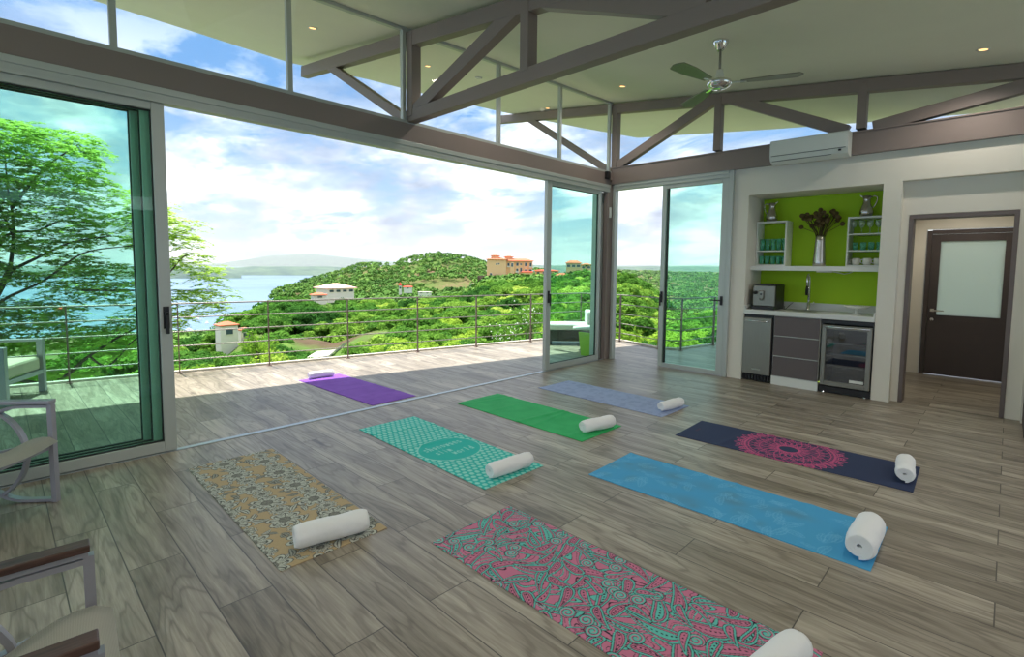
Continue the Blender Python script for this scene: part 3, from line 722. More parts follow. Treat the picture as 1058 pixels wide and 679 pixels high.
# ceiling fan
t = empty('ceiling_fan', (2.67, -2.04, zc(2.67, -2.04)), 0, 'brushed metal three-blade ceiling fan hanging from the ceiling', 'ceiling fan')
MB().lathe([(0, .02), (.075, .02), (.078, -.02), (.06, -.05), (.045, -.085), (.025, -.1), (0, -.1)], n=28).build('canopy', M['chrome'], t)
MB().tube([(0, 0, -.08), (0, 0, -.33)], .012, 12).build('downrod', M['brushed'], t)
MB().lathe([(0, -.29), (.03, -.29), (.036, -.33), (.052, -.385), (.06, -.39), (0, -.39)], n=24).build('motor_cap', M['white_lam'], t)
MB().lathe([(0, -.38), (.07, -.385), (.115, -.405), (.125, -.425), (.10, -.455), (.06, -.475), (0, -.48)], n=32).build('motor_housing', M['chrome'], t)
for k, a in enumerate((math.radians(22), math.radians(142), math.radians(262))):
    mt = Matrix.Rotation(a, 4, 'Z')
    bl = MB(); n = 14; top = []
    for i in range(n + 1):
        s = i / n; x = .20 + .56 * s; hw_ = .045 + .035 * min(1, s * 1.8) if s < .9 else .08 * math.sqrt(max(.05, 1 - ((s - .9) / .1) ** 2))
        top.append((x, hw_))
    tw = .07
    va = [bl.bm.verts.new((x, w, -.42 + w * tw)) for x, w in top]; vb = [bl.bm.verts.new((x, -w, -.42 - w * tw)) for x, w in top]
    vc = [bl.bm.verts.new((x, w, -.428 + w * tw)) for x, w in top]; vd = [bl.bm.verts.new((x, -w, -.428 - w * tw)) for x, w in top]
    for i in range(n):
        bl.bm.faces.new((va[i], va[i + 1], vb[i + 1], vb[i])); bl.bm.faces.new((vc[i], vd[i], vd[i + 1], vc[i + 1]))
        bl.bm.faces.new((va[i], vc[i], vc[i + 1], va[i + 1])); bl.bm.faces.new((vb[i], vb[i + 1], vd[i + 1], vd[i]))
    bl.bm.faces.new((va[0], vb[0], vd[0], vc[0])); bl.bm.faces.new((va[n], vc[n], vd[n], vb[n]))
    bd_ = bl.build('blade', M['brushed'], t, mt)
    MB().bar((.10, 0, -.42), (.26, 0, -.428), .035, .01).build('blade_bracket', M['chrome'], bd_, mt)

# downlights
dls = [(4.6, -3.2, 0), (2.4, -5.6, 0), (4.9, -6.0, 0), (7.0, -2.2, 0), (7.0, -5.0, 0), (2.2, -8.0, 0), (5.0, -8.6, 0), (.758, -.898, 0), (4.617, -.652, 0), (.814, -3.0, 0), (-1.141, -2.898, 4.315), (-1.053, -4.563, 4.245), (-1.3, -.173, 4.45)]  # entries up to the rear-of-room one are added fill lights, out of view
places = ['added as unseen fill above the right side of the mats', 'added as unseen fill above the foreground mats', 'added as unseen fill above the camera side of the room', 'added as unseen fill far right by the kitchen wall', 'added as unseen fill far right in the middle of the room', 'added as unseen fill behind the near chairs', 'added as unseen fill at the rear of the room', 'near the far truss by the corner', 'at the far right near the kitchen wall', 'just beyond the near truss', 'in the outdoor overhang between the trusses', 'in the outdoor overhang left of the near truss', 'in the outdoor overhang beside the corner']
def ceil_z(x, y):
    hit = None
    from mathutils.bvhtree import BVHTree
    return None
from mathutils.bvhtree import BVHTree
bmc = bmesh.new(); bmc.from_mesh(ceil.data); bvh = BVHTree.FromBMesh(bmc)
def ceil_hit(x, y):
    h = bvh.ray_cast(Vector((x, y, 2.0)), Vector((0, 0, 1)))
    return h[0].z, h[1]
for (x, y, _), pl in zip(dls, places):
    z, nrm = ceil_hit(x, y)
    if nrm.z > 0: nrm = -nrm
    t = empty('recessed_downlight', (x, y, z), 0, 'small warm recessed ceiling light ' + pl, 'ceiling light', 'recessed ceiling lights')
    t.rotation_euler = (-nrm).to_track_quat('Z', 'Y').to_euler()
    MB().lathe([(.038, .0), (.055, .0), (.057, -.004), (.040, -.006), (.036, -.002)], n=28).build('trim_ring', M['white_lam'], t)
    MB().lathe([(0, -.003), (.038, -.003), (.038, -.001), (0, -.001)], n=24).build('bulb', M['lamp'], t)
    if x > 0:
        ld = bpy.data.lights.new('downlight_lamp', 'SPOT'); ld.energy = 24; ld.spot_size = 2.5; ld.spot_blend = .7; ld.color = (1, .92, .82); ld.shadow_soft_size = .04
        lo = bpy.data.objects.new('downlight_lamp', ld); col.objects.link(lo); lo.parent = t; lo.location = (0, 0, -.02)
z, nrm = ceil_hit(-.86, -2.2)
t = MB().lathe([(0, 0), (.05, 0), (.05, -.012), (.03, -.022), (0, -.022)], n=24).build('smoke_detector', M['quartz'])
t.location = (-.86, -2.2, z); t.rotation_euler = ((-nrm) if nrm.z < 0 else nrm).to_track_quat('Z', 'Y').to_euler(); tag(t, 'small round detector on the outdoor overhang ceiling', 'detector')

# dark console at the right edge
t = empty('console_cabinet', (5.10, -.85, 0), 0, 'dark wooden console cabinet at the right edge of the photo', 'cabinet')
MB().box((0, 0, .05), (.6, .75, .84), .004).build('body', M['door_dark'], t)
MB().box((-.01, -.01, .84), (.61, .76, .865), .004).build('top', M['arm_wood'], t)
MB().box((.03, .03, 0), (.57, .72, .05)).build('plinth', M['black'], t)
MB().box((.02, -.012, .07), (.298, 0, .82), .003).box((.302, -.012, .07), (.58, 0, .82), .003).build('door', M['door_dark'], t)

# ------------------------------------------------------------------ railing
rail = empty('terrace_railing', (-3.0, -4, 0), 0, 'brown steel terrace railing with five thin horizontal rods', 'railing')
def rx(y): return -2.24 + .22 * y
posts = [(rx(y), y) for y in (-11.3, -10.1, -8.95, -7.75, -6.62, -5.48, -4.37, -3.22, -2.03, -.87, .37, 1.68)] + [(-.94, 1.82), (.13, 1.51), (.51, 1.67), (.65, 2.79), (.80, 4.0)]
rl = Vector((-3.0, -4, 0))
pl = MB
for i, (x, y) in enumerate(posts):
    q = posts[min(i + 1, len(posts) - 1)]; p_ = posts[max(i - 1, 0)]
    a = math.atan2(q[1] - p_[1], q[0] - p_[0])
    mt = Matrix.Translation((x - rl.x, y - rl.y, 0)) @ Matrix.Rotation(a, 4, 'Z')
    w = .03 if y < 1.7 else .034
    MB().box((-.007, -w / 2 * 1.3, 0.0), (.007, w / 2 * 1.3, .99), .001).box((-.03, -.03, 0), (.03, .03, .008)).build('post', M['rail_post'], rail, mt)
for k, z in enumerate((.985, .79, .59, .385, .185)):
    b = MB(); b.tube([(x - rl.x, y - rl.y, z) for x, y in posts], .0085 if k else .011, 8); b.build('rod', M['rail_rod'], rail)

# ------------------------------------------------------------------ chairs
def arc(cs, cz, r, a0, a1, n=18): return [(cs + r * math.cos(a0 + (a1 - a0) * k / n), cz + r * math.sin(a0 + (a1 - a0) * k / n)) for k in range(n + 1)]
def strip(pts, x, w=.028, th=.02):
    """flat bar following (s,z) points in a side plane; s runs backwards (-y)"""
    b = MB(); rings = []
    for i, (s, z) in enumerate(pts):
        p0 = pts[max(i - 1, 0)]; p1 = pts[min(i + 1, len(pts) - 1)]
        d = Vector((p1[0] - p0[0], p1[1] - p0[1])).normalized(); nrm = Vector((-d.y, d.x)) * th / 2
        rings.append([b.bm.verts.new((x + sx * w / 2, -(s + sn * nrm.x), z + sn * nrm.y)) for sx, sn in ((-1, -1), (1, -1), (1, 1), (-1, 1))])
    for A, B in zip(rings[:-1], rings[1:]):
        for k in range(4): b.bm.faces.new((A[k], A[(k + 1) % 4], B[(k + 1) % 4], B[k]))
    b.bm.faces.new(rings[0][::-1]); b.bm.faces.new(rings[-1]); return b
def lounge_chair(loc, rz, label, wood):
    t = empty('patio_armchair', loc, rz, label, 'chair', 'grey metal sling armchairs')
    W = .56; H = .598 if wood else .645; D = .62
    for sx in (0, W):
        b = strip([(0, 0), (0, H)], sx, .035, .028); b.build('front_leg', M['chair_alu'], t)
        b = strip([(D, 0), (D + .03, H)], sx, .035, .028); b.build('rear_leg', M['chair_alu'], t)
        r = H / 2 - .015
        pts = [(0.01, H - .015)] + arc(.16, H / 2, r, PI / 2, -PI / 2) + [(0.01, .015)]
        strip(pts, sx, .04, .018).build('side_arc', M['chair_alu'], t)
        pts = [(D, H - .015)] + arc(D - .16, H / 2, r, PI / 2, 1.5 * PI) + [(D, .015)]
        strip(pts, sx, .034, .018).build('side_arc', M['chair_alu'], t)
        b = MB(); 
        if wood: b.box((sx - .03, -D - .06, H + .018), (sx + .03, .005, H + .042), .004); b.build('armrest', M['arm_wood'], t)
        else: b.box((sx - .03, -D - .03, H + .0), (sx + .03, .012, H + .024), .004); b.build('armrest', M['chair_alu'], t)
        if wood:
            MB().box((sx - .02, -D - .03, H), (sx + .02, 0, H + .018)).build('arm_rail', M['chair_alu'], t)
        strip([(0.0, .385), (.25, .33), (D + .02, .255)], sx, .03, .05).build('seat_rail', M['chair_alu'], t)
        strip([(D - .05, .26), (D + .12, .62), (D + .26, .98)], sx * .92 + .023, .03, .04).build('back_rail', M['chair_alu'], t)
    # seat sling
    b = MB(); n = 14; rows_ = []
    for i in range(n + 1):
        s = i / n; ss = -.055 + s * (D + .03); zz_ = .425 - .17 * s + .05 * math.sin(PI * min(1, s * 2.2)) * (1 - s)
        if i == 0: zz_ -= .02
        rows_.append([b.bm.verts.new((.03 + (W - .06) * k / 10, -ss, zz_ - .018 * math.sin(PI * k / 10))) for k in range(11)])
    for A, B in zip(rows_[:-1], rows_[1:]):
        for k in range(10): f = b.bm.faces.new((A[k], A[k + 1], B[k + 1], B[k])); f.smooth = True
    bmesh.ops.solidify(b.bm, geom=b.bm.faces[:], thickness=.012)
    b.build('seat', M['sling'], t, smooth=True)
    b = MB(); rows_ = []
    for i in range(n + 1):
        s = i / n; ss = D - .03 + s * .30; zz_ = .27 + s * .70
        rows_.append([b.bm.verts.new((.05 + (W - .1) * k / 10, -ss - .012 * math.sin(PI * k / 10), zz_)) for k in range(11)])
    for A, B in zip(rows_[:-1], rows_[1:]):
        for k in range(10): f = b.bm.faces.new((A[k], A[k + 1], B[k + 1], B[k])); f.smooth = True
    bmesh.ops.solidify(b.bm, geom=b.bm.faces[:], thickness=.012)
    b.build('backrest', M['sling'], t, smooth=True)
    MB().bar((0, -.02, .36), (W, -.02, .36), .025, .025).build('cross_bar', M['chair_alu'], t)
    return t
# facing: local +y is forward; right side frame at local x=W
rz1 = math.radians(-40)
lounge_chair((.531, -7.02, 0), rz1, 'grey metal sling armchair with looping side arcs beside the left glass panel', False)
lounge_chair((2.80, -7.065, 0), -.07, 'metal sling armchair with dark wooden armrests in the near left corner', True)

# outdoor cushioned armchair at the left
rz3 = math.radians(153)
t = empty('outdoor_lounge_chair', (-3.40, -6.90, 0), rz3, 'grey frame outdoor armchair with a thick beige seat cushion on the terrace', 'chair')
A_ = 'chair_alu'
W, D = .72, .78
for sx in (0, -W):
    MB().box((sx - .03, -.05, 0), (sx + .03, .01, .62), .004).build('front_leg', M[A_], t)
    MB().box((sx - .03, D - .05, 0), (sx + .03, D, .62), .004).build('rear_leg', M[A_], t)
    MB().box((sx - .035, -.05, .605), (sx + .035, D, .635), .004).build('armrest', M[A_], t)
    MB().box((sx - .02, 0, .22), (sx + .02, D, .27), .004).build('seat_rail', M[A_], t)
MB().box((-W, -.045, .22), (0, 0, .27), .004).build('front_rail', M[A_], t)
MB().box((-W + .04, -.03, .275), (-.04, D - .1, .43), .03).build('seat_cushion', M['cushion'], t)
MB().box((-W + .04, D - .16, .43), (-.04, D - .02, .85), .03).build('back_cushion', M['cushion'], t)

# furniture seen through the half-open glass panel
t = empty('outdoor_chaise', (-1.60, .74, 0), math.radians(43), 'dark wicker chaise with white cushions on the terrace behind the glass panel', 'chaise')
MB().box((-.30, -.28, .08), (.60, .28, .30), .02).build('base', M['wicker'], t)
MB().box((-.29, -.27, .30), (.59, .27, .42), .03).build('seat_cushion', M['white_cushion'], t)
MB().box((.46, -.27, .42), (.59, .27, .68), .03).build('back_cushion', M['white_cushion'], t)
for x in (-.26, .55):
    for y in (-.23, .23): MB().lathe([(0, 0), (.02, 0), (.025, .08), (0, .08)], (x, y, 0), 10).build('leg', M['black'], t)
t = empty('planter', (-.36, .0, 0), 0, 'lime green tapered planter on the terrace behind the glass panel', 'planter')
MB().box((-.16, -.16, 0), (.16, .16, .42), .01).build('pot', M['lime_pot'], t)
for v in t.children[0].data.vertices:
    k = .78 + .22 * v.co.z / .42; v.co.x *= k; v.co.y *= k
MB().box((-.145, -.145, .405), (.145, .145, .4225)).build('soil', M['bark'], t)
t = empty('outdoor_side_table', (-.75, .47, 0), 0, 'round pale side table on the terrace behind the glass panel', 'table')
MB().lathe([(0, .40), (.30, .40), (.30, .43), (0, .43)], n=36).build('table_top', M['white_cushion'], t)
MB().lathe([(0, 0), (.16, 0), (.16, .015), (.02, .03), (.02, .40), (0, .40)], n=20).build('pedestal', M['wicker'], t)

# ------------------------------------------------------------------ yoga mats
def smoothstep(a, b, x): t = np.clip((x - a) / (b - a), 0, 1); return t * t * (3 - 2 * t)
def lin(*c): return np.array(srgb(*c)[:3])
def mat_mesh(name, corner, ang, L, W, res, painter, mat, label, wave=0.0, seed=0, cat='yoga mat'):
    nx = max(8, int(L / res)); ny = max(8, int(W / res))
    gx = np.linspace(0, L, nx + 1); gy = np.linspace(0, W, ny + 1)
    X, Y = np.meshgrid(gx, gy, indexing='ij')
    rs = np.random.RandomState(seed)
    Z = np.full_like(X, .005)
    if wave:
        for k in range(7):
            c = rs.uniform(0, L); s = rs.uniform(.015, .035); sl = rs.uniform(-.25, .25)
            Z += wave * rs.uniform(.3, 1) * np.exp(-((X + sl * Y - c) / s) ** 2)
    V = np.stack([X.ravel(), Y.ravel(), Z.ravel()], 1)
    idx = np.arange((nx + 1) * (ny + 1)).reshape(nx + 1, ny + 1)
    F = np.stack([idx[:-1, :-1].ravel(), idx[1:, :-1].ravel(), idx[1:, 1:].ravel(), idx[:-1, 1:].ravel()], 1)
    # border loop and bottom
    loop = list(idx[:, 0]) + list(idx[-1, 1:]) + list(idx[-2::-1, -1]) + list(idx[0, -2:0:-1])
    loop = np.array(loop); n0 = len(V)
    VB = V[loop].copy(); VB[:, 2] = .0008
    V = np.vstack([V, VB, [[0, 0, .0008], [L, 0, .0008], [L, W, .0008], [0, W, .0008]]])
    k = np.arange(len(loop)); k2 = (k + 1) % len(loop)
    F = np.vstack([F, np.stack([loop[k], n0 + k, n0 + k2, loop[k2]], 1), [[n0 + len(loop) + 3, n0 + len(loop) + 2, n0 + len(loop) + 1, n0 + len(loop)]]])
    o = np_mesh(name, V, F, mat, smooth=False)
    if painter is not None:
        C = painter(X, Y, L, W)
        cols = np.ones((len(V), 4), np.float32); cols[:n0, :3] = C.reshape(-1, 3)
        cols[n0:n0 + len(loop), :3] = C.reshape(-1, 3)[loop] * 1.0
        a = o.data.color_attributes.new('pattern', 'FLOAT_COLOR', 'POINT'); a.data.foreach_set('color', cols.ravel())
    o.location = (corner[0], corner[1], 0); o.rotation_euler = (0, 0, ang)
    tag(o, label, cat); return o

def paint_paisley(X, Y, L, W):
    rs = np.random.RandomState(11)
    pink, teal, blk, dark = lin(204, 122, 150), lin(104, 196, 184), lin(46, 36, 50), lin(150, 72, 108)
    C = np.empty(X.shape + (3,)); C[:] = pink
    def put(m, c): C[m] = c
    # background swirl field
    f = np.zeros_like(X)
    for k in range(14):
        a = rs.uniform(0, 2 * PI); fr = rs.uniform(5, 16); f += np.sin((X * math.cos(a) + Y * math.sin(a)) * fr + rs.uniform(0, 6)) / 14 * 3
    g = (f * 3.2 + .6 * np.sin(X * 22 + 3 * np.sin(Y * 17))) % 1.0
    put((g > .46) & (g < .62), teal); put((g > .40) & (g < .46), blk); put((g > .62) & (g < .66), blk); put((g > .1) & (g < .15), blk)
    pts = []; tries = 0; nsp = 0
    while tries < 12000 and len(pts) < 260:
        tries += 1; x = rs.uniform(-.03, L + .03); y = rs.uniform(-.03, W + .03)
        s = rs.choice([.13, .17, .20]) if tries < 3500 else rs.choice([.05, .09, .11])
        if s == .05 and nsp > 34: continue
        if all((x - a) ** 2 + (y - b) ** 2 > ((s + c) * .36) ** 2 for a, b, c in pts):
            pts.append((x, y, s)); nsp += s == .05
    pts.sort(key=lambda p: -p[2] if p[2] > .12 else p[2])
    for (x, y, s) in pts:
        a = rs.uniform(0, 2 * PI); u = ((X - x) * math.cos(a) + (Y - y) * math.sin(a)) / s; v = (-(X - x) * math.sin(a) + (Y - y) * math.cos(a)) / s
        near = (np.abs(u) < 1.3) & (np.abs(v) < 1.3)
        if not near.any(): continue
        if s > .07:
            bend = rs.choice([-1, 1]) * rs.uniform(.8, 1.7)
            uu = u + .5; vv = v + bend * (uu ** 2 - .3) * .6
            uc = np.clip(uu, 0, 1)
            w = .46 * uc ** .55 * (1 - uc) ** .9
            d = (np.hypot(vv, np.where(uu < 0, uu, np.where(uu > 1, uu - 1, 0))) - w) * s
            put(near & (d < .0155), blk); put(near & (d < .0120), teal); put(near & (d < .0030), blk); put(near & (d < -.0008), pink)
            if s > .1:
                put(near & (d < -.0080), blk); put(near & (d < -.0112), teal if rs.rand() < .4 else pink)
            dots = (np.abs(vv) * s < .0042) & (((uu * s * 55) % 1) < .45) & (d < -.006)
            put(near & dots, blk)
        else:
            r = np.hypot(u, v) * s; th = np.arctan2(v, u); k = rs.choice([-1, 1])
            sp = (r / .017 - k * th / (2 * PI)) % 1
            ins = near & (r < s * .72)
            put(near & (r < s * .78), blk); put(ins, pink); put(ins & (sp < .5), teal); put(ins & (sp > .5) & (sp < .68), blk); put(r < .007, teal)
    return C
def paint_floral(X, Y, L, W):
    tan, gry, dk, lt = lin(186, 163, 126), lin(158, 158, 146), lin(84, 84, 80), lin(196, 198, 186)
    C = np.empty(X.shape + (3,)); C[:] = tan
    rs = np.random.RandomState(5)
    # leaf sprigs and curls
    for k in range(230):
        x, y = rs.uniform(0, L), rs.uniform(0, W); a = rs.uniform(0, 2 * PI); s = rs.uniform(.03, .055)
        u = ((X - x) * math.cos(a) + (Y - y) * math.sin(a)) / s; v = (-(X - x) * math.sin(a) + (Y - y) * math.cos(a)) / s + .25 * u * u
        ins = np.abs(u) < 1; w = .34 * (1 - u * u) + .001
        t = np.abs(v) / w
        C[ins & (t < 1.25)] = dk; C[ins & (t < .85)] = gry if k % 2 else lt; C[ins & (t < .2)] = dk
    def flower(x, y, s, n, ph, big):
        u = (X - x) / s; v = (Y - y) / s; r = np.hypot(u, v); th = np.arctan2(v, u) + ph
        p = np.abs(np.cos(th * n / 2)); edge_ = .55 + .45 * p ** .7
        ins = r < edge_ + .06
        C[ins] = dk; C[r < edge_] = lt
        rr_ = r / np.maximum(edge_, .01)
        C[(rr_ < .84) & (rr_ > .76)] = dk
        C[(rr_ < .76) & (np.abs(np.sin(th * n / 2)) < .25)] = dk
        C[(rr_ < .6) & (rr_ > .3) & (((th * n * 1.5) % 1) < .45)] = gry
        C[r < .34] = dk; C[(r < .30) & ((r * 14 % 1) < .5)] = gry
    i = 0
    for gx in np.arange(-.05, L + .2, .30):
        for j, gy in enumerate(np.arange(-.02, W + .2, .24)):
            flower(gx + (.15 if j % 2 else 0), gy, .105, 8, .3 * i, True); i += 1
            flower(gx + (.15 if j % 2 else 0) + .15, gy + .02, .062, 12, .7 * i, False)
    nz = rs.rand(*X.shape)[..., None] * .12 + .94
    return C * nz
GLY = {}
def paint_teal(X, Y, L, W):
    teal, lt, dk = lin(48, 190, 178), lin(150, 222, 210), lin(36, 160, 150)
    C = np.empty(X.shape + (3,)); C[:] = teal
    p = .052
    a = (X / p); b = (Y / p) + (np.floor(a) % 2) * .5
    fx = (a % 1) - .5; fy = (b % 1) - .5
    C[(fx / .40) ** 2 + (fy / .36) ** 2 < 1] = lt
    # round emblem with two lines of script
    cx, cy = 1.0, W / 2; r = np.hypot((X - cx) / .245, (Y - cy) / .26)
    C[r < 1.06] = lt; C[r < 1.02] = teal
    def stroke(pts, th):
        for (x0, y0), (x1, y1) in zip(pts[:-1], pts[1:]):
            d = np.array([x1 - x0, y1 - y0]); LL = d @ d + 1e-9
            t = np.clip(((X - x0) * d[0] + (Y - y0) * d[1]) / LL, 0, 1)
            C[np.hypot(X - x0 - t * d[0], Y - y0 - t * d[1]) < th] = lt
    # letters drawn across the mat: small stroked glyph set
    G = {'t': [[(.3, 1), (.3, .1), (.5, 0), (.6, .1)], [(.05, .7), (.6, .7)]], 'h': [[(.1, 1), (.1, 0)], [(.1, .5), (.4, .65), (.55, .45), (.55, 0)]],
         'e': [[(.1, .35), (.6, .35), (.5, .65), (.2, .65), (.08, .35), (.2, .02), (.55, .05)]], 'r': [[(.1, .65), (.1, 0)], [(.1, .45), (.3, .65), (.5, .6)]],
         'a': [[(.55, .65), (.2, .62), (.08, .3), (.25, 0), (.55, .3)], [(.55, .65), (.55, 0)]], 'p': [[(.1, .65), (.1, -.35)], [(.1, .5), (.4, .65), (.6, .35), (.4, 0), (.1, .1)]],
         'y': [[(.1, .65), (.35, .1)], [(.6, .65), (.2, -.35)]], 'm': [[(.05, .65), (.05, 0)], [(.05, .5), (.25, .65), (.33, 0)], [(.33, .5), (.55, .65), (.62, 0)]],
         'w': [[(.05, .65), (.2, 0), (.35, .5), (.5, 0), (.65, .65)]], 'o': [[(.35, .65), (.1, .5), (.1, .15), (.35, 0), (.6, .15), (.6, .5), (.35, .65)]],
         'l': [[(.3, 1), (.3, 0)]], 'd': [[(.55, 1), (.55, 0)], [(.55, .5), (.25, .65), (.08, .3), (.3, 0), (.55, .15)]], 's': [[(.55, .6), (.2, .62), (.15, .4), (.5, .25), (.45, .02), (.08, .04)]],
         'i': [[(.3, .65), (.3, 0)], [(.3, .9), (.3, .85)]], 'n': [[(.1, .65), (.1, 0)], [(.1, .45), (.35, .65), (.55, .4), (.55, 0)]]}
    def word(wd, x, y0, hgt, adv):
        for i, ch in enumerate(wd):
            for st_ in G[ch]: stroke([(x - v * hgt, y0 + (i * adv + u * adv)) for u, v in st_], .005)
    word('shanowaes', .94, .11, .085, .043)
    word('slim', 1.05, .15, .07, .04); word('world', 1.13, .26, .075, .045)
    return C
def paint_mandala(X, Y, L, W):
    navy, pk = lin(52, 62, 92), lin(196, 88, 132)
    C = np.empty(X.shape + (3,)); C[:] = navy
    cx, cy = .885, W / 2 + .015
    r = np.hypot(X - cx, Y - cy) / 1.04; th = np.arctan2(Y - cy, X - cx)
    def ring(a, b): C[(r > a) & (r < b)] = pk
    def petals(n, r0, r1, th_, ph=0, wd=1.0):
        # pointed petals outlines from r0 to r1
        s = np.clip((r - r0) / (r1 - r0), 0, 1); a = ((th + ph) * n / (2 * PI)) % 1 - .5
        w = .5 * wd * (1 - s) ** .7 * (.35 + .65 * np.minimum(1, s * 4))
        d = np.abs(np.abs(a) - w) * (2 * PI / n) * r
        C[(d < th_) & (r > r0) & (r < r1)] = pk
    ring(.073, .084)
    petals(26, .07, .10, .004)
    petals(12, .085, .21, .0035, 0, 1.0); petals(12, .085, .22, .003, PI / 12, .8); petals(24, .10, .16, .0028, .05)
    ring(.218, .224)
    petals(12, .17, .31, .004, PI / 12, 1.2); petals(12, .2, .30, .003, 0, .9); petals(36, .225, .262, .003)
    ring(.30, .308); ring(.325, .333)
    petals(48, .3, .333, .003); petals(24, .333, .40, .005, 0, 1.0); petals(24, .333, .42, .004, PI / 24, .7)
    a = ((th) * 24 / (2 * PI)) % 1 - .5
    C[(r > .333) & (r < .333 + .075 * (1 - np.abs(a) * 2)) & ((r * 60 % 1) < .55)] = pk
    C[(r < .05) & (r > .0)] = navy
    for xx, rr_ in ((-.12, .0),): pass
    C[(np.abs(X - .09) < .012) & (np.abs(Y - .3) < .05)] = lin(70, 60, 88)
    return C
def paint_blue(X, Y, L, W):
    rs = np.random.RandomState(3)
    base, lt, br = lin(78, 164, 212), lin(120, 192, 228), lin(104, 134, 140)
    C = np.empty(X.shape + (3,)); C[:] = base
    sm = np.zeros_like(X)
    for k in range(26):
        x, y = rs.uniform(0, L * .75), rs.uniform(0.05, W - .05); sm = np.maximum(sm, rs.uniform(.15, .5) * np.exp(-(((X - x) / rs.uniform(.03, .12)) ** 2 + ((Y - y) / rs.uniform(.03, .09)) ** 2)))
    C = C * (1 - sm[..., None]) + br * sm[..., None]
    for k in range(70):
        x, y = rs.uniform(0, L), rs.uniform(0, W); a = rs.uniform(0, 2 * PI); s = rs.uniform(.05, .09)
        u = ((X - x) * math.cos(a) + (Y - y) * math.sin(a)) / s; v = (-(X - x) * math.sin(a) + (Y - y) * math.cos(a)) / s + .2 * u * u
        ins = np.abs(u) < 1; w = .30 * (1 - u * u) + .001; t = np.abs(v) / w
        mk = ins & (((t < 1.1) & (t > .85)) | (t < .1) | ((t < 1) & (((u + np.abs(v) * .8) * 6) % 1 < .22)))
        C[mk] = C[mk] * .45 + lt * .55
    return C
def paint_marble(X, Y, L, W):
    rs = np.random.RandomState(9)
    base, dk = lin(156, 170, 204), lin(120, 132, 168)
    f = np.zeros_like(X)
    for k in range(40):
        a = rs.uniform(0, 2 * PI); fr = rs.uniform(8, 70); f += np.sin((X * math.cos(a) + Y * math.sin(a)) * fr + rs.uniform(0, 6) + 2 * f) / 7
    m_ = smoothstep(.1, 1.2, np.abs(f))[..., None]
    return base * (1 - m_ * .32) + dk * m_ * .32
mp = M['mat_print']
mat_mesh('yoga_mat', (.526, -6.289), -.008, 1.823, .606, .0035, paint_floral, mp, 'tan yoga mat printed with grey flowers, nearest the left glass panel', .002, 1)
mat_mesh('yoga_mat', (.571, -4.917), -.014, 1.80, .606, .004, paint_teal, mp, 'teal yoga mat with pale dots and an oval emblem', .007, 2)
mat_mesh('yoga_mat', (.488, -3.677), -.003, 1.768, .632, .012, None, mk_mat('green mat foam', srgb(46, 170, 96), srgb(60, 184, 108), 4), 'plain bright green yoga mat with a rolled towel', .008, 3)
mat_mesh('yoga_mat', (.636, -2.47), -.011, 1.752, .612, .006, paint_marble, mp, 'pale lavender blue mottled yoga mat nearest the corner column', .004, 4)
mat_mesh('yoga_mat', (2.76, -2.917), .037, 1.767, .609, .0035, paint_mandala, mp, 'navy yoga mat with a large pink mandala', .003, 5)
mat_mesh('yoga_mat', (2.728, -4.221), .024, 1.769, .61, .005, paint_blue, mp, 'sky blue yoga mat with faint feather print and scuffs', .004, 6)
mat_mesh('yoga_mat', (2.672, -5.608), .006, 1.80, .612, .003, paint_paisley, mp, 'pink and teal paisley yoga mat in the foreground', .002, 7)
mat_mesh('yoga_mat', (-1.863, -4.483), .043, 1.784, .585, .012, None, mk_mat('purple mat foam', srgb(128, 78, 182), srgb(140, 90, 194), 4), 'plain purple yoga mat lying half in the sun on the terrace', .006, 8)

# ------------------------------------------------------------------ rolled towels
def towel(p0, p1, r, label, seed):
    r *= 1.11
    p0 = Vector(p0); p1 = Vector(p1); d = (p1 - p0); L = d.length + .01
    rs = random.Random(seed)
    turns = 3.2; th = r / (turns + .55)
    nseg = 110; prof = []
    for i in range(nseg + 1):
        a = turns * 2 * PI * i / nseg; rad = th * .55 + (r - th * .5 - th * .55) * i / nseg
        prof.append((a, rad))
    a0 = -1.75 - turns * 2 * PI + rs.uniform(-.15, .15)
    nl = 22; rows_ = []
    b = MB()
    hw_ = th * .43
    for j in range(nl + 1):
        s = j / nl; x = (s - .5) * L
        endf = 1 - .17 * max(0, (abs(s - .5) - .36) / .14) ** 2.4
        ring = []
        for sgn in (1, -1):
            seq = prof if sgn == 1 else prof[::-1]
            for (a, rad) in seq:
                rr_ = (rad + sgn * hw_) * endf
                nzv = mnoise.noise(Vector((x * 9 + seed, math.cos(a) * 1.3, math.sin(a) * 1.3))) * .008 * (rad / r) + mnoise.noise(Vector((x * 30, math.cos(a) * 3 + seed, math.sin(a) * 3))) * .003 * (rad / r)
                shear = (rad / r - .7) * .012 * (1 if s > .5 else -1) * (abs(s - .5) * 2) ** 8
                yy = math.cos(a + a0) * (rr_ + nzv); zz_ = math.sin(a + a0) * (rr_ + nzv) * .95
                if zz_ < -r * .86: zz_ = -r * .86 + (zz_ + r * .86) * .2
                ring.append(b.bm.verts.new((x + shear, yy, zz_ + r * .885)))
        rows_.append(ring)
    n = len(rows_[0])
    for A, B in zip(rows_[:-1], rows_[1:]):
        for k in range(n): f = b.bm.faces.new((A[k], A[(k + 1) % n], B[(k + 1) % n], B[k])); f.smooth = True
    h2 = nseg + 1
    for ring, rev in ((rows_[0], False), (rows_[-1], True)):
        for i in range(nseg):
            q = (ring[i], ring[i + 1], ring[n - 2 - i], ring[n - 1 - i])
            b.bm.faces.new(q if not rev else q[::-1])
    o = b.build('rolled_towel', M['towel'])
    c = (p0 + p1) / 2; o.location = (c.x, c.y, .0095); o.rotation_euler = (0, 0, math.atan2(d.y, d.x))
    return tag(o, label, 'towel', 'rolled white towels on the mats')
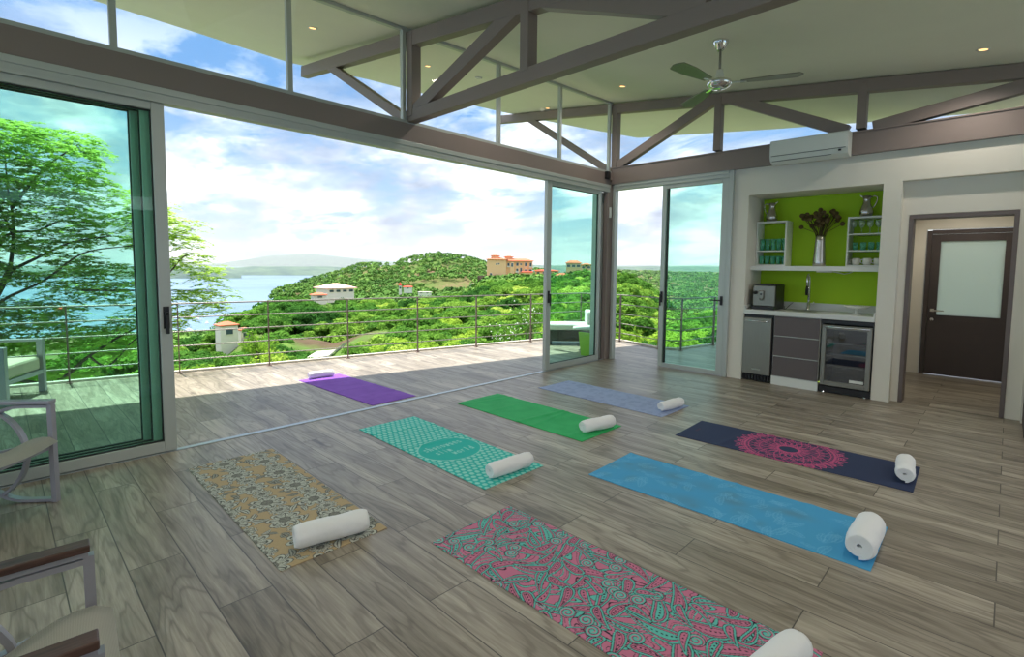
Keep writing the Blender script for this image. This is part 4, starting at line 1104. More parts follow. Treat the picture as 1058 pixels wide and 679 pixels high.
towel((2.20, -6.17, 0), (2.29, -5.80, 0), .066, 'rolled white towel on the tan floral mat', 1)
towel((2.272, -4.81, 0), (2.30, -4.42, 0), .058, 'rolled white towel on the teal dotted mat', 2)
towel((2.12, -3.50, 0), (2.205, -3.14, 0), .060, 'rolled white towel on the plain green mat', 3)
towel((2.28, -2.32, 0), (2.335, -1.96, 0), .053, 'rolled white towel on the lavender blue mat', 4)
towel((4.455, -2.72, 0), (4.417, -2.36, 0), .064, 'rolled white towel on the navy mandala mat', 5)
towel((4.43, -4.125, 0), (4.425, -3.77, 0), .078, 'rolled white towel on the sky blue mat', 6)
towel((-1.825, -4.36, 0), (-1.79, -4.04, 0), .050, 'rolled white towel on the purple mat, in sunlight', 7)
towel((4.345, -5.44, 0), (4.405, -5.10, 0), .066, 'rolled white towel on the pink paisley mat at the photo edge', 8)

# ------------------------------------------------------------------ terrain
COLS = [-900, -300, 0, 100, 180, 215, 250, 285, 310, 345, 375, 400, 425, 450, 480, 505, 530, 563, 600, 640, 655, 672, 692, 740, 800, 1000, 1500]
T_ = {
 -900: [(14, 600), (30, 480), (60, 420), (150, 370), (450, 345), (470, 345)],
 -300: [(14, 560), (30, 450), (60, 400), (150, 360), (450, 345), (470, 345)],
 0:   [(14, 520), (22, 428), (40, 392), (80, 366), (150, 352), (330, 352), (460, 342)],
 100: [(14, 520), (22, 424), (40, 386), (80, 360), (150, 350), (330, 352), (460, 342)],
 180: [(14, 520), (22, 412), (40, 380), (80, 358), (150, 349), (330, 350), (460, 341)],
 215: [(14, 520), (22, 410), (40, 378), (75, 360), (130, 346), (330, 352), (460, 341)],
 250: [(14, 520), (22, 406), (40, 380), (60, 362), (85, 336), (110, 322), (330, 352), (460, 341)],
 285: [(14, 510), (22, 400), (40, 378), (60, 356), (85, 322), (110, 310), (330, 318), (430, 302), (560, 297), (620, 340)],
 310: [(14, 510), (22, 398), (40, 382), (60, 366), (85, 322), (110, 307), (330, 312), (430, 296), (600, 289), (660, 330)],
 345: [(14, 500), (22, 392), (40, 374), (60, 366), (85, 335), (120, 312), (330, 304), (430, 291), (600, 280), (700, 330)],
 375: [(14, 500), (22, 388), (40, 366), (60, 350), (85, 325), (120, 308), (330, 303), (430, 288), (600, 270), (700, 320)],
 400: [(14, 500), (22, 386), (40, 355), (60, 336), (85, 322), (120, 310), (330, 303), (430, 286), (600, 271), (700, 320)],
 425: [(14, 500), (22, 384), (40, 352), (60, 334), (85, 320), (120, 310), (330, 302), (430, 284), (600, 264), (700, 320)],
 450: [(14, 500), (22, 382), (40, 350), (60, 330), (85, 318), (120, 309), (330, 302), (430, 282), (600, 259), (700, 320)],
 480: [(14, 500), (22, 379), (40, 348), (60, 328), (85, 315), (120, 306), (220, 304), (330, 300), (430, 284), (600, 263), (700, 320)],
 505: [(14, 500), (22, 376), (40, 345), (60, 326), (85, 306), (120, 292), (170, 285), (205, 286), (330, 300), (430, 284), (600, 270), (700, 320)],
 530: [(14, 500), (22, 374), (40, 340), (60, 322), (85, 302), (120, 290), (170, 284), (215, 284), (330, 300), (600, 275), (700, 320)],
 563: [(14, 500), (22, 371), (40, 338), (60, 318), (85, 300), (120, 289), (170, 283), (230, 284), (330, 300), (600, 277), (700, 320)],
 600: [(14, 500), (22, 368), (40, 336), (60, 314), (85, 296), (120, 284), (170, 279), (230, 282), (330, 310), (600, 300), (1500, 280)],
 640: [(14, 500), (22, 366), (40, 336), (60, 312), (85, 294), (115, 279), (150, 284), (230, 320), (400, 330), (800, 300), (1500, 278)],
 655: [(14, 500), (22, 366), (40, 340), (60, 320), (85, 302), (115, 288), (150, 294), (230, 325), (400, 330), (800, 300), (1500, 279)],
 672: [(14, 500), (22, 366), (40, 342), (60, 326), (85, 312), (115, 302), (150, 310), (230, 330), (400, 330), (800, 300), (1500, 279)],
 692: [(14, 500), (22, 366), (40, 345), (60, 334), (85, 326), (115, 322), (230, 330), (400, 325), (800, 300), (1500, 280)],
 740: [(14, 500), (22, 366), (40, 343), (60, 332), (85, 326), (115, 324), (230, 325), (400, 320), (800, 300), (1500, 281)],
 800: [(14, 500), (22, 366), (40, 343), (60, 332), (85, 326), (115, 324), (230, 325), (400, 320), (800, 300), (1500, 281)],
 1000: [(14, 500), (22, 370), (40, 350), (60, 340), (115, 330), (400, 320), (800, 300), (1500, 281)],
 1500: [(14, 500), (22, 400), (40, 380), (60, 360), (115, 340), (400, 320), (800, 300), (1500, 281)],
}
def top_z(px, dist):
    px = max(COLS[0], min(COLS[-1], px))
    for i in range(len(COLS) - 1):
        if COLS[i] <= px <= COLS[i + 1]: break
    def colz(c):
        tb = T_[c]
        z = [at(c, y, d).z for d, y in tb]
        ds = [d for d, _ in tb]
        if dist <= ds[0]: return z[0]
        if dist >= ds[-1]: return z[-1] if c > 590 else max(-75, z[-1] - (dist - ds[-1]) * .5)
        for k in range(len(ds) - 1):
            if ds[k] <= dist <= ds[k + 1]:
                t = (math.log(dist) - math.log(ds[k])) / (math.log(ds[k + 1]) - math.log(ds[k])); t = t * t * (3 - 2 * t) * .5 + t * .5
                return z[k] * (1 - t) + z[k + 1] * t
    f = (px - COLS[i]) / (COLS[i + 1] - COLS[i])
    return colz(COLS[i]) * (1 - f) + colz(COLS[i + 1]) * f
def tree_h(d): return 4.2 if d < 120 else 4.2 + min(1.5, (d - 120) * .01)
pxs = [PX + FPX * math.tan(a) for a in np.linspace(math.atan((-880 - PX) / FPX), math.atan((1450 - PX) / FPX), 210)]
dsr = np.exp(np.linspace(math.log(14), math.log(2400), 110))
DC = at(340, 300, 64)
GV = []; 
for px in pxs:
    for d in dsr:
        p = at(px, 300, d); dc = math.hypot(p.x - DC[0], p.y - DC[1]); z = top_z(px, d) - tree_h(d) * (1 - math.exp(-(dc / 10) ** 4))
        z += (mnoise.fractal(Vector((p.x, p.y, 0)) * .03, 1, 2, 4)) * min(3.5, d * .012)
        GV.append((p.x, p.y, z))
nd_ = len(dsr); idx = np.arange(len(pxs) * nd_).reshape(len(pxs), nd_)
GF = np.stack([idx[:-1, :-1].ravel(), idx[1:, :-1].ravel(), idx[1:, 1:].ravel(), idx[:-1, 1:].ravel()], 1)
g = np_mesh('hillside', GV, GF, M['ground'], smooth=True)
struct(g, 'green wooded hillside falling away below the terrace', 'hillside')
# sea
sv = [(CC.x, CC.y, -60)]; 
b = MB(); n = 96
ring0 = [b.bm.verts.new((CC.x + 250 * math.cos(2 * PI * k / n), CC.y + 250 * math.sin(2 * PI * k / n), -60)) for k in range(n)]
ring1 = [b.bm.verts.new((CC.x + 14000 * math.cos(2 * PI * k / n), CC.y + 14000 * math.sin(2 * PI * k / n), -60)) for k in range(n)]
for k in range(n): b.bm.faces.new((ring0[k], ring0[(k + 1) % n], ring1[(k + 1) % n], ring1[k]))
struct(b.build('sea', M['sea']), 'pale blue bay below the hills', 'sea')
# far ridges
def ridge(name, d0, pts, mat, label, depth=.35, amp=1.0):
    V = []; NR = 7; n = 140
    x0, x1 = pts[0][0], pts[-1][0]
    for i in range(n + 1):
        px = x0 + (x1 - x0) * i / n
        y = np.interp(px, [p[0] for p in pts], [p[1] for p in pts])
        for k in range(NR):
            s = k / (NR - 1); d = d0 * (1 + depth * s)
            ztop = at(px, y, d0 * (1 + depth * .5)).z
            prof_ = math.sin(PI * s) ** .8 if 0 < s < 1 else 0
            z = -62 + (ztop + 62) * prof_
            p = at(px, 300, d); z += mnoise.fractal(Vector((p.x, p.y, 0)) / (d0 * .04), 1, 2, 4) * d0 * .002 * amp * prof_
            V.append((p.x, p.y, z))
    idx = np.arange((n + 1) * NR).reshape(n + 1, NR)
    F = np.stack([idx[:-1, :-1].ravel(), idx[1:, :-1].ravel(), idx[1:, 1:].ravel(), idx[:-1, 1:].ravel()], 1)
    return struct(np_mesh(name, V, F, mat, smooth=True), label, 'hills')
ridge('far_shore', 3000, [(-900, 276), (100, 275), (190, 275), (245, 277), (250, 275), (300, 275), (360, 276), (480, 273), (620, 275), (760, 276), (1300, 276)], M['far'], 'low wooded shore on the far side of the bay')
ridge('headland', 2400, [(120, 275), (170, 276), (205, 277), (225, 279), (243, 283), (250, 285)], M['far'], 'dark low headland jutting into the bay', .1, .5)
ridge('mountain', 11000, [(150, 276), (230, 272), (280, 264), (320, 262), (360, 266), (420, 272), (560, 274), (800, 275)], M['far'], 'faint mountain on the horizon', .2, .4)

# ------------------------------------------------------------------ vegetation
def crown_mesh(seed, nclump, nleaf, leaf, flat=.7):
    rs = np.random.RandomState(seed); V = []; 
    cs = []
    for k in range(nclump):
        v = rs.normal(size=3); v /= np.linalg.norm(v); v[2] = abs(v[2]) * 1.1 - .25
        rad = rs.uniform(.55, 1.0); c = v * np.array([1, 1, flat]) * rad
        cs.append((c, rs.uniform(.22, .40)))
    P = []; N = []
    for c, r in cs:
        q = rs.normal(size=(nleaf, 3)); q /= np.linalg.norm(q, axis=1)[:, None]
        q[:, 2] = np.abs(q[:, 2]) * .9 - .25
        pos = c + q * r * rs.uniform(.75, 1.05, size=(nleaf, 1)) * np.array([1, 1, .75])
        P.append(pos); N.append(q + rs.normal(size=q.shape) * .45 + np.array([0, 0, .5]))
    P = np.vstack(P); N = np.vstack(N); N /= np.linalg.norm(N, axis=1)[:, None]
    a = np.cross(N, rs.normal(size=N.shape)); a /= np.linalg.norm(a, axis=1)[:, None]; b2 = np.cross(N, a)
    s = leaf * rs.uniform(.6, 1.3, size=(len(P), 1))
    V = np.stack([P - a * s, P + b2 * s * .55, P + a * s, P - b2 * s * .55], 1).reshape(-1, 3)
    V[:, 2] += .55
    F = np.arange(len(V)).reshape(-1, 4)
    return V, F
def make_tree(seed, nclump, nleaf, leaf, mat, flat=.7):
    t = empty('tree')
    V, F = crown_mesh(seed, nclump, nleaf, leaf, flat)
    np_mesh('crown', V, F, mat, t)
    rs = random.Random(seed)
    b = MB().tube([(0, 0, -1.4), (.03, .02, -.3), (0, .02, .35)], [.10, .075, .05], 7)
    b.build('trunk', M['bark'], t)
    br = MB()
    for k in range(5):
        a = k * 1.3 + rs.random(); br.tube([(0, .02, -.1 + .06 * k), (.3 * math.cos(a), .3 * math.sin(a), .25), (.62 * math.cos(a), .62 * math.sin(a), .55)], [.04, .025, .01], 5)
    br.build('branches', M['bark'], t)
    return t
protos = [make_tree(1, 34, 130, .075, M['leaf']), make_tree(2, 30, 150, .07, M['leaf'], .85), make_tree(3, 36, 120, .08, M['leaf_dark'], .8), make_tree(4, 28, 150, .065, M['leaf_lime'], .6), make_tree(5, 40, 120, .07, M['leaf_dark'], .65)]
near_protos = [make_tree(11, 50, 230, .042, M['leaf']), make_tree(12, 44, 240, .042, M['leaf_lime'], .8), make_tree(13, 50, 220, .045, M['leaf_dark'], .75)]
kinds = ['bright green bushy tree', 'round green tree', 'dark green rounded tree', 'yellow green spreading tree', 'dark green broad tree']
nkinds = ['leafy green tree close below the terrace railing', 'lime green leafy tree close below the terrace railing', 'deep green leafy tree close below the terrace railing']
used = set()
def put_tree(pr, key, loc, s, rz, label, group):
    o = pr if key not in used else copy_tree(pr)
    used.add(key); o.location = loc; o.rotation_euler = (0, 0, rz); o.scale = (s, s, s * R.uniform(.85, 1.1))
    tag(o, label, 'tree', group)
def region(px): return 'left of the villa' if px < 330 else 'below the villa' if px < 400 else 'in front of the peaked hill' if px < 490 else 'below the tan hotel' if px < 560 else 'behind the glass panel' if px < 625 else 'beyond the kitchen-side door'
ROADS = [(318, 350, 352, 378, 0), ]
placed = []
def try_tree(px, d, near):
    # keep the houses and the road clear
    p = at(px, 300, d)
    z = top_z(px, d)
    s = (1.9 + d * .018) * R.uniform(.8, 1.25)
    for (hx, hy, hr) in CLEAR:
        if (p.x - hx) ** 2 + (p.y - hy) ** 2 < (hr + s * .8) ** 2: return
    for (qx, qy, qs) in placed:
        if (p.x - qx) ** 2 + (p.y - qy) ** 2 < ((s + qs) * .44) ** 2: return
    placed.append((p.x, p.y, s))
    dark = (px < 330 and d > 50 and R.random() < .75) or R.random() < .22
    if d < 34:
        k = 2 if dark else (1 if R.random() < .45 else 0)
        put_tree(near_protos[k], 'n%d' % k, (p.x, p.y, z - s * 1.15), s, R.uniform(0, 6.28), nkinds[k] + ', ' + region(px), 'trees close below the terrace, ' + region(px))
    else:
        k = R.choice([2, 4]) if dark else R.choice([0, 1, 3])
        put_tree(protos[k], 'p%d' % k, (p.x, p.y, z - s * 1.15), s, R.uniform(0, 6.28), kinds[k] + ' on the slope ' + region(px), 'slope trees ' + region(px))
def hxy(px, py, d): p = at(px, py, d); return (p.x, p.y)
CLEAR = [(*hxy(352, 300, 128), 9), (*hxy(236, 340, 95), 6.5), (*hxy(228, 340, 84), 2.6), (*hxy(238, 340, 80), 3.2), (*hxy(236, 340, 70), 1.5), (*hxy(262, 375, 36), 1.0), (*hxy(340, 350, 66), 4), (*hxy(318, 350, 75), 4), (*hxy(365, 350, 62), 3.5), (*hxy(352, 350, 52), 4), (*hxy(530, 284, 190), 22), (*hxy(506, 284, 178), 12), (*hxy(556, 284, 190), 10), (*hxy(590, 280, 165), 12)]
d = 20.0
while d < 125:
    s = 1.9 + d * .018; n = 0
    px = 160 if d < 40 else 120
    while px < 775:
        if not (622 < px < 634): try_tree(px + R.uniform(-6, 6), d * R.uniform(.93, 1.07), d < 34)
        px += max(6, s * 1.15 / d * FPX)
    d *= 1.0 + .9 * s / d
# left of the glass panel a few more
for px, dd in ((20, 24), (60, 30), (100, 26), (-20, 34), (40, 45), (90, 52), (10, 60), (70, 75), (120, 40), (130, 62), (140, 28)):
    try_tree(px, dd, dd < 34)

# far forest as one mass of crowns
rs = np.random.RandomState(21)
VV = []; off = 0
def blob(p, s):
    n = 34
    q = rs.normal(size=(n, 3)); q /= np.linalg.norm(q, axis=1)[:, None]; q[:, 2] = np.abs(q[:, 2]) * 1.1 - .35
    pos = q * s * rs.uniform(.7, 1.05, size=(n, 1)) * np.array([1, 1, .8]) + np.array(p)
    N = q + rs.normal(size=q.shape) * .35 + np.array([0, 0, .4]); N /= np.linalg.norm(N, axis=1)[:, None]
    a = np.cross(N, rs.normal(size=N.shape)); a /= np.linalg.norm(a, axis=1)[:, None]; b2 = np.cross(N, a)
    w = s * .34 * rs.uniform(.6, 1.3, size=(n, 1))
    VV.append(np.stack([pos - a * w, pos + b2 * w * .8, pos + a * w, pos - b2 * w * .8], 1).reshape(-1, 3))
for k in range(15000):
    a = rs.uniform(math.atan((90 - PX) / FPX), math.atan((790 - PX) / FPX)); px = PX + FPX * math.tan(a)
    d = math.exp(rs.uniform(math.log(126), math.log(1500)))
    if d > 720 and px < 590: continue
    if d > 480 and px < 270: continue
    s = rs.uniform(1.7, 3.4) * (1 + max(0, d - 500) / 700)
    p = at(px, 300, d); z = top_z(px, d) - s * .5
    if z < -60: continue
    if any((p.x - hx) ** 2 + (p.y - hy) ** 2 < (hr + s) ** 2 for hx, hy, hr in CLEAR): continue
    f = mnoise.fractal(Vector((p.x, p.y, 3)) * .012, 1, 2, 3)
    if f > .55 and d > 250: continue
    blob((p.x, p.y, z), s)
VV = np.vstack(VV)
fo = np_mesh('forest_canopy', VV, np.arange(len(VV)).reshape(-1, 4), M['canopy'])
tag(fo, 'dense green forest covering the farther hills', 'forest', None, 'stuff')

# sapling just outside
def sapling(loc, h, label, seed, mat='leaf_lime', flowers=False):
    t = empty('sapling', loc, 0, label, 'shrub'); rs = np.random.RandomState(seed)
    st_ = MB(); P = []; 
    for k in range(11):
        a = rs.uniform(0, 2 * PI); r = rs.uniform(.1, .45) * h; hh_ = h * rs.uniform(.55, 1)
        pts = [(0, 0, -h * .8), (r * .3 * math.cos(a), r * .3 * math.sin(a), hh_ * .5), (r * math.cos(a), r * math.sin(a), hh_)]
        st_.tube(pts, [.02, .012, .005], 5)
        for j in range(46):
            s = rs.uniform(.3, 1); q = np.array(pts[1]) * (1 - s) + np.array(pts[2]) * s; P.append(q + rs.normal(size=3) * .09)
    st_.build('stems', M['bark'], t)
    P = np.array(P); N = rs.normal(size=P.shape) + np.array([0, 0, .8]); N /= np.linalg.norm(N, axis=1)[:, None]
    a = np.cross(N, rs.normal(size=N.shape)); a /= np.linalg.norm(a, axis=1)[:, None]; b2 = np.cross(N, a); s = .075 * rs.uniform(.7, 1.3, size=(len(P), 1))
    V = np.stack([P - a * s, P + b2 * s * .5, P + a * s, P - b2 * s * .5], 1).reshape(-1, 3)
    np_mesh('leaves', V, np.arange(len(V)).reshape(-1, 4), M[mat], t)
    if flowers:
        f = MB()
        for k in range(60):
            q = P[rs.randint(len(P))] + rs.normal(size=3) * .1 + np.array([0, 0, .1]); f.lathe([(0, -.03), (.045, 0), (0, .03)], q, 6)
        f.build('blossoms', M['flower_white'], t)
p = at(268, 352, 20); sapling((p.x, p.y, p.z - 1.3), 1.9, 'bright lime sapling rising just beyond the railing', 3)
p = at(283, 380, 19); sapling((p.x, p.y, p.z - .8), 1.5, 'low bright sapling at the foot of the taller one', 6)
p = at(548, 338, 24); sapling((p.x, p.y, p.z - .9), 1.9, 'white flowering bush beyond the railing near the glass panel', 4, 'leaf', True)
p = at(520, 350, 24); sapling((p.x, p.y, p.z - .9), 1.7, 'white flowering bush left of the larger flowering one', 5, 'leaf', True)

# ------------------------------------------------------------------ feathery tree on the left
ft = empty('feathery_tree', (0, 0, 0), 0, 'large feathery-leaved tree beyond the railing on the left', 'tree')
def A3(px, py, d): v = at(px, py, d); return np.array(v[:])
limbs = [
 ([(-60, 520, 11.5), (-40, 420, 11.5), (-20, 340, 11.6), (10, 280, 11.8)], .06, .045),
 ([(10, 280, 11.8), (35, 268, 11.8), (75, 250, 11.6), (115, 244, 11.4)], .03, .008),
 ([(10, 280, 11.8), (14, 245, 12.2), (12, 215, 12.4), (8, 195, 12.5), (5, 160, 12.6)], .03, .008),
 ([(-20, 340, 11.6), (0, 312, 11.5), (45, 290, 11.4), (85, 262, 11.2), (128, 255, 11.1)], .03, .008),
 ([(-20, 340, 11.6), (0, 250, 12.0), (40, 238, 12.0), (65, 228, 12.0), (100, 232, 12)], .028, .008),
 ([(-30, 380, 11.4), (50, 396, 11.4), (92, 368, 11.6), (120, 350, 11.7), (150, 335, 11.9), (185, 325, 12)], .035, .012),
 ([(92, 368, 11.6), (112, 378, 11.6), (138, 352, 11.6), (160, 340, 11.5)], .02, .008),
 ([(150, 300, 11.9), (172, 285, 12), (190, 265, 12), (205, 262, 12)], .02, .006),
 ([(128, 255, 11.1), (160, 250, 11.6), (185, 240, 11.8), (200, 236, 12)], .014, .005),
 ([(85, 300, 11.4), (130, 300, 11.6), (180, 300, 11.8), (225, 300, 12)], .02, .006),
 ([(14, 245, 12.2), (-10, 200, 12.2), (-60, 150, 12.2)], .022, .008),
 ([(12, 215, 12.4), (45, 175, 12.6), (80, 150, 12.6)], .03, .008),
]
for pts, r0, r1 in limbs:
    P_ = [Vector(A3(*q)) for q in pts]
    # catmull smoothing
    Q = []
    for i in range(len(P_) - 1):
        p0 = P_[max(i - 1, 0)]; p1 = P_[i]; p2 = P_[i + 1]; p3 = P_[min(i + 2, len(P_) - 1)]
        for k in range(5):
            t = k / 5; Q.append(.5 * ((2 * p1) + (p2 - p0) * t + (2 * p0 - 5 * p1 + 4 * p2 - p3) * t * t + (3 * p1 - p0 - 3 * p2 + p3) * t ** 3))
    Q.append(P_[-1]); n = len(Q)
    MB().tube(Q, [r0 + (r1 - r0) * i / (n - 1) for i in range(n)], 7).build('limb', M['bark'], ft)
rs = np.random.RandomState(77)
# leafy sprays scattered inside the crown's outline
outline = [(-160, 90), (-60, 105), (0, 122), (30, 128), (55, 134), (85, 136), (100, 150), (112, 160), (100, 172), (112, 186), (135, 195), (160, 205), (182, 222), (200, 232), (200, 250), (212, 258), (222, 272), (232, 280), (222, 296), (238, 306), (228, 322), (195, 330), (165, 342), (180, 356), (150, 372), (110, 376), (80, 392), (30, 400), (-20, 420), (-160, 430)]
def inside(x, y, poly):
    c = False; j = len(poly) - 1
    for i in range(len(poly)):
        xi, yi = poly[i]; xj, yj = poly[j]
        if (yi > y) != (yj > y) and x < (xj - xi) * (y - yi) / (yj - yi) + xi: c = not c
        j = i
    return c
gaps = [(115, 262, 26, 9), (150, 270, 14, 10), (25, 300, 20, 9), (95, 325, 16, 7), (60, 255, 14, 5), (125, 285, 10, 5), (175, 262, 10, 6), (30, 235, 12, 4)]
LV = []
cnt = 0
while cnt < 5200:
    x, y = rs.uniform(-160, 240), rs.uniform(90, 430)
    if not inside(x, y, outline): continue
    if any(((x - gx) / gw) ** 2 + ((y - gy) / gh) ** 2 < 1 for gx, gy, gw, gh in gaps): continue
    if 180 < y < 380 and x > -20:
        f = mnoise.noise(Vector((x * .018, y * .055, 4.2)))
        if f < -.30: continue
    cnt += 1
    base = A3(x, y, rs.uniform(10.9, 13.6))
    a = rs.uniform(0, 2 * PI); L = rs.uniform(.22, .42); droop = rs.uniform(.15, .45)
    dirv = np.array([math.cos(a), math.sin(a), .1])
    n = 22
    t = (np.arange(n) + .5) / n
    C_ = base + dirv * (t[:, None] * L) + np.array([0, 0, -1]) * (droop * L * t[:, None] ** 2)
    side = np.array([-math.sin(a), math.cos(a), 0]); sgn = np.where(np.arange(n) % 2 == 0, 1, -1)[:, None]
    out_ = side * sgn * .75 + dirv * .5 + rs.normal(size=(n, 3)) * .15 + np.array([0, 0, -.15])
    out_ /= np.linalg.norm(out_, axis=1)[:, None]
    ln = .115 * (1 - .5 * t)[:, None]; wv = np.cross(out_, [0, 0, 1.0]); wv /= np.linalg.norm(wv, axis=1)[:, None]
    wv = wv * .026 + rs.normal(size=(n, 3)) * .004
    LV.append(np.stack([C_ - wv * .4, C_ + out_ * ln * .5 - wv, C_ + out_ * ln, C_ + out_ * ln * .5 + wv], 1).reshape(-1, 3))
LV = np.vstack(LV)
np_mesh('foliage', LV, np.arange(len(LV)).reshape(-1, 4), M['leaf_mimosa'], ft)

# ------------------------------------------------------------------ houses
def hip_roof(b, x0, y0, x1, y1, z, h, over=.6):
    x0 -= over; y0 -= over; x1 += over; y1 += over
    w = min(x1 - x0, y1 - y0) / 2
    if x1 - x0 > y1 - y0: r = [(x0 + w, (y0 + y1) / 2), (x1 - w, (y0 + y1) / 2)]
    else: r = [((x0 + x1) / 2, y0 + w), ((x0 + x1) / 2, y1 - w)]
    vs = [b.bm.verts.new(v) for v in ((x0, y0, z), (x1, y0, z), (x1, y1, z), (x0, y1, z), (x0, y0, z + .15), (x1, y0, z + .15), (x1, y1, z + .15), (x0, y1, z + .15))]
    rv = [b.bm.verts.new((*q, z + h)) for q in r]
    F = b.bm.faces.new; F((vs[3], vs[2], vs[1], vs[0]))
    for i in range(4): F((vs[i], vs[(i + 1) % 4], vs[4 + (i + 1) % 4], vs[4 + i]))
    if x1 - x0 > y1 - y0:
        F((vs[4], vs[5], rv[1], rv[0])); F((vs[5], vs[6], rv[1])); F((vs[6], vs[7], rv[0], rv[1])); F((vs[7], vs[4], rv[0]))
    else:
        F((vs[4], vs[5], rv[0])); F((vs[5], vs[6], rv[1], rv[0])); F((vs[6], vs[7], rv[1])); F((vs[7], vs[4], rv[0], rv[1]))
    return b
def facing(px, d): # rotation so local -y faces the camera
    p = at(px, 300, d); return math.atan2(p.y - CC.y, p.x - CC.x) - PI / 2
# tan hotel: local scale at 185 m: 1 px = .353/cos
D = 190.0; p = at(503, 285, D); mpx = D / FPX * math.hypot(1, 0)
rz = facing(528, D)
sc = (at(553, 285, D) - at(503, 285, D)).length / 50
t = empty('hotel_building', (p.x, p.y, at(503, 284.5, D).z), rz - .05, 'tan three-storey hotel with red tile roofs on the hilltop', 'building')
U = sc
def u(*v): return tuple(c * U for c in v)
MB().box(u(0, 0, -2), u(20, 14, 16.2)).build('wall_block', M['tan_wall'], t)
MB().box(u(20, 3, -2), u(47, 14, 15.0)).build('wall_block', M['tan_wall'], t)
MB().box(u(24, 1.0, -1), u(28, 3.2, 14.0)).box(u(38, 1.5, -1), u(42, 3.2, 14)).build('stair_tower', M['tan_wall'], t)
MB().box(u(4, 4, 16), u(12, 11, 20.2)).build('roof_tower', M['tan_wall'], t)
MB().box(u(18, 6, 15), u(26, 12, 19.2)).build('roof_tower', M['tan_wall'], t)
b = MB(); hip_roof(b, *u(0, 0), *u(20, 14), 16.2 * U, 2.6 * U, 1.5 * U); b.build('roof', M['terracotta'], t)
b = MB(); hip_roof(b, *u(20, 2), *u(47, 14), 15 * U, 2.8 * U, 1.6 * U); b.build('roof', M['terracotta'], t)
b = MB(); hip_roof(b, *u(4, 4), *u(12, 11), 20.2 * U, 1.3 * U, 1.0 * U); b.build('roof', M['terracotta'], t)
b = MB(); hip_roof(b, *u(18, 6), *u(26, 12), 19.2 * U, 1.5 * U, 1.2 * U); b.build('roof', M['terracotta'], t)
def window(x, y, z, w, h):
    f = MB().box(u(x, y - .1, z), u(x + w, y + .3, z + h)).build('window', M['cream_wall'], t)
    MB().box(u(x + .2, y - .18, z + .2), u(x + w - .2, y - .1, z + h - .2)).build('pane', M['win_dark'], f)
for x, y, z, w, h in ((9, 0, 10.8, 2, 1.6), (11.3, 0, 11.2, 2, 1.6), (3, 0, -.5, 2.4, 3), (21, 3, 9.5, 2.4, 3.4), (30, 3, 10, 2.6, 3.4), (34, 3, 10.8, 2, 2), (44, 3, 9.4, 2.4, 4), (30, 3, 4, 2.4, 3.4), (34, 3, 4, 2.2, 4.2), (30.2, 3, -.5, 2.2, 3.2), (38.8, 1.5, 9.6, 2.6, 4), (24.8, 1, 9, 2.4, 4), (38.8, 1.5, 3.6, 2.4, 3), (43.4, 3, 3.8, 3, 3)):
    window(x, y, z, w, h)
for x, y, z, w in ((20.5, 2.2, 8.6, 3.6), (29.5, 2.2, 3.2, 3.6), (43.5, 2.2, 8.4, 3.2), (-1.4, 3, 9.6, 1.4), (-1.4, 3, 4, 1.4)):
    MB().box(u(x, y, z), u(x + w, 3.2 if x > 0 else 7, z + .3)).box(u(x, y, z), u(x + w, y + .2, z + 1.3)).build('balcony', M['cream_wall'], t)
b = MB(); hip_roof(b, *u(36, -3.5), *u(47, 2), 3.6 * U, 1.4 * U, 1.0 * U); b.build('porch_roof', M['red_roof'], t)
MB().box(u(36, -3.5, -2), u(47, 2, 3.6)).build('wall_block', M['tan_wall'], t)
tag(MB().box(u(-9, -4, -7), u(24, -2, -.2)).box(u(-9, -4, -7), u(-7, 14, -1.5)).build('retaining_wall', M['stone_wall'], None, Matrix.Translation(t.location) @ Matrix.Rotation(rz - .05, 4, 'Z')), 'brown stone retaining wall below the tan hotel', 'wall')
# annex to the right
def house(px, py, D, w, dep, h, roofh, wall, roof, label, rot=0, cat='house', windows=2, over=.5):
    rz = facing(px, D) + rot; p = at(px, py, D); k = D / FPX * math.sqrt(1 + ((px - PX) / FPX) ** 2) ** 1
    k = (at(px + 1, py, D) - at(px, py, D)).length
    t = empty('house', (p.x, p.y, p.z), rz, label, cat)
    W2 = w * k; H = h * k; DD = dep * k
    MB().box((0, 0, -H * 1.6), (W2, DD, H)).build('walls', M[wall], t)
    b = MB(); hip_roof(b, 0, 0, W2, DD, H, roofh * k, over * k * 3); b.build('roof', M[roof], t)
    for i in range(windows):
        x = W2 * (i + .5) / windows; f = MB().box((x - .6, -.08, H * .3), (x + .6, .1, H * .8)).build('window', M['cream_wall'], t); MB().box((x - .5, -.12, H * .35), (x + .5, -.08, H * .75)).build('pane', M['win_dark'], f)
    return t
house(553, 284, 196, 24, 12, 4, 1.5, 'tan_wall', 'red_roof', 'low annex with a red roof right of the tan hotel', 0, windows=4)
house(339, 304, 128, 32, 26, 6, 5.5, 'cream_wall', 'pink_roof', 'villa with a wide pale pink hip roof among the trees', .5, windows=4, over=.9)
house(324, 309, 122, 14, 10, 4, 3, 'cream_wall', 'terracotta', 'small orange-roofed wing left of the pink-roofed villa', .3, windows=1)
house(228, 351, 95, 20, 16, 16, 5, 'cream_wall', 'terracotta', 'white house with a terracotta roof by the water', .35, windows=1)
house(249, 352, 100, 12, 12, 12, 3, 'cream_wall', 'terracotta', 'low white wing behind the terracotta-roofed white house', .35, windows=1)
house(412, 300, 300, 3, 3, 5, 4, 'cream_wall', 'red_roof', 'tiny white tower with a pointed red roof in the valley', 0, windows=1, over=.1)
house(417, 299, 300, 9, 6, 2.5, 1.5, 'cream_wall', 'red_roof', 'small red-roofed house beside the white tower', 0, windows=1, over=.3)
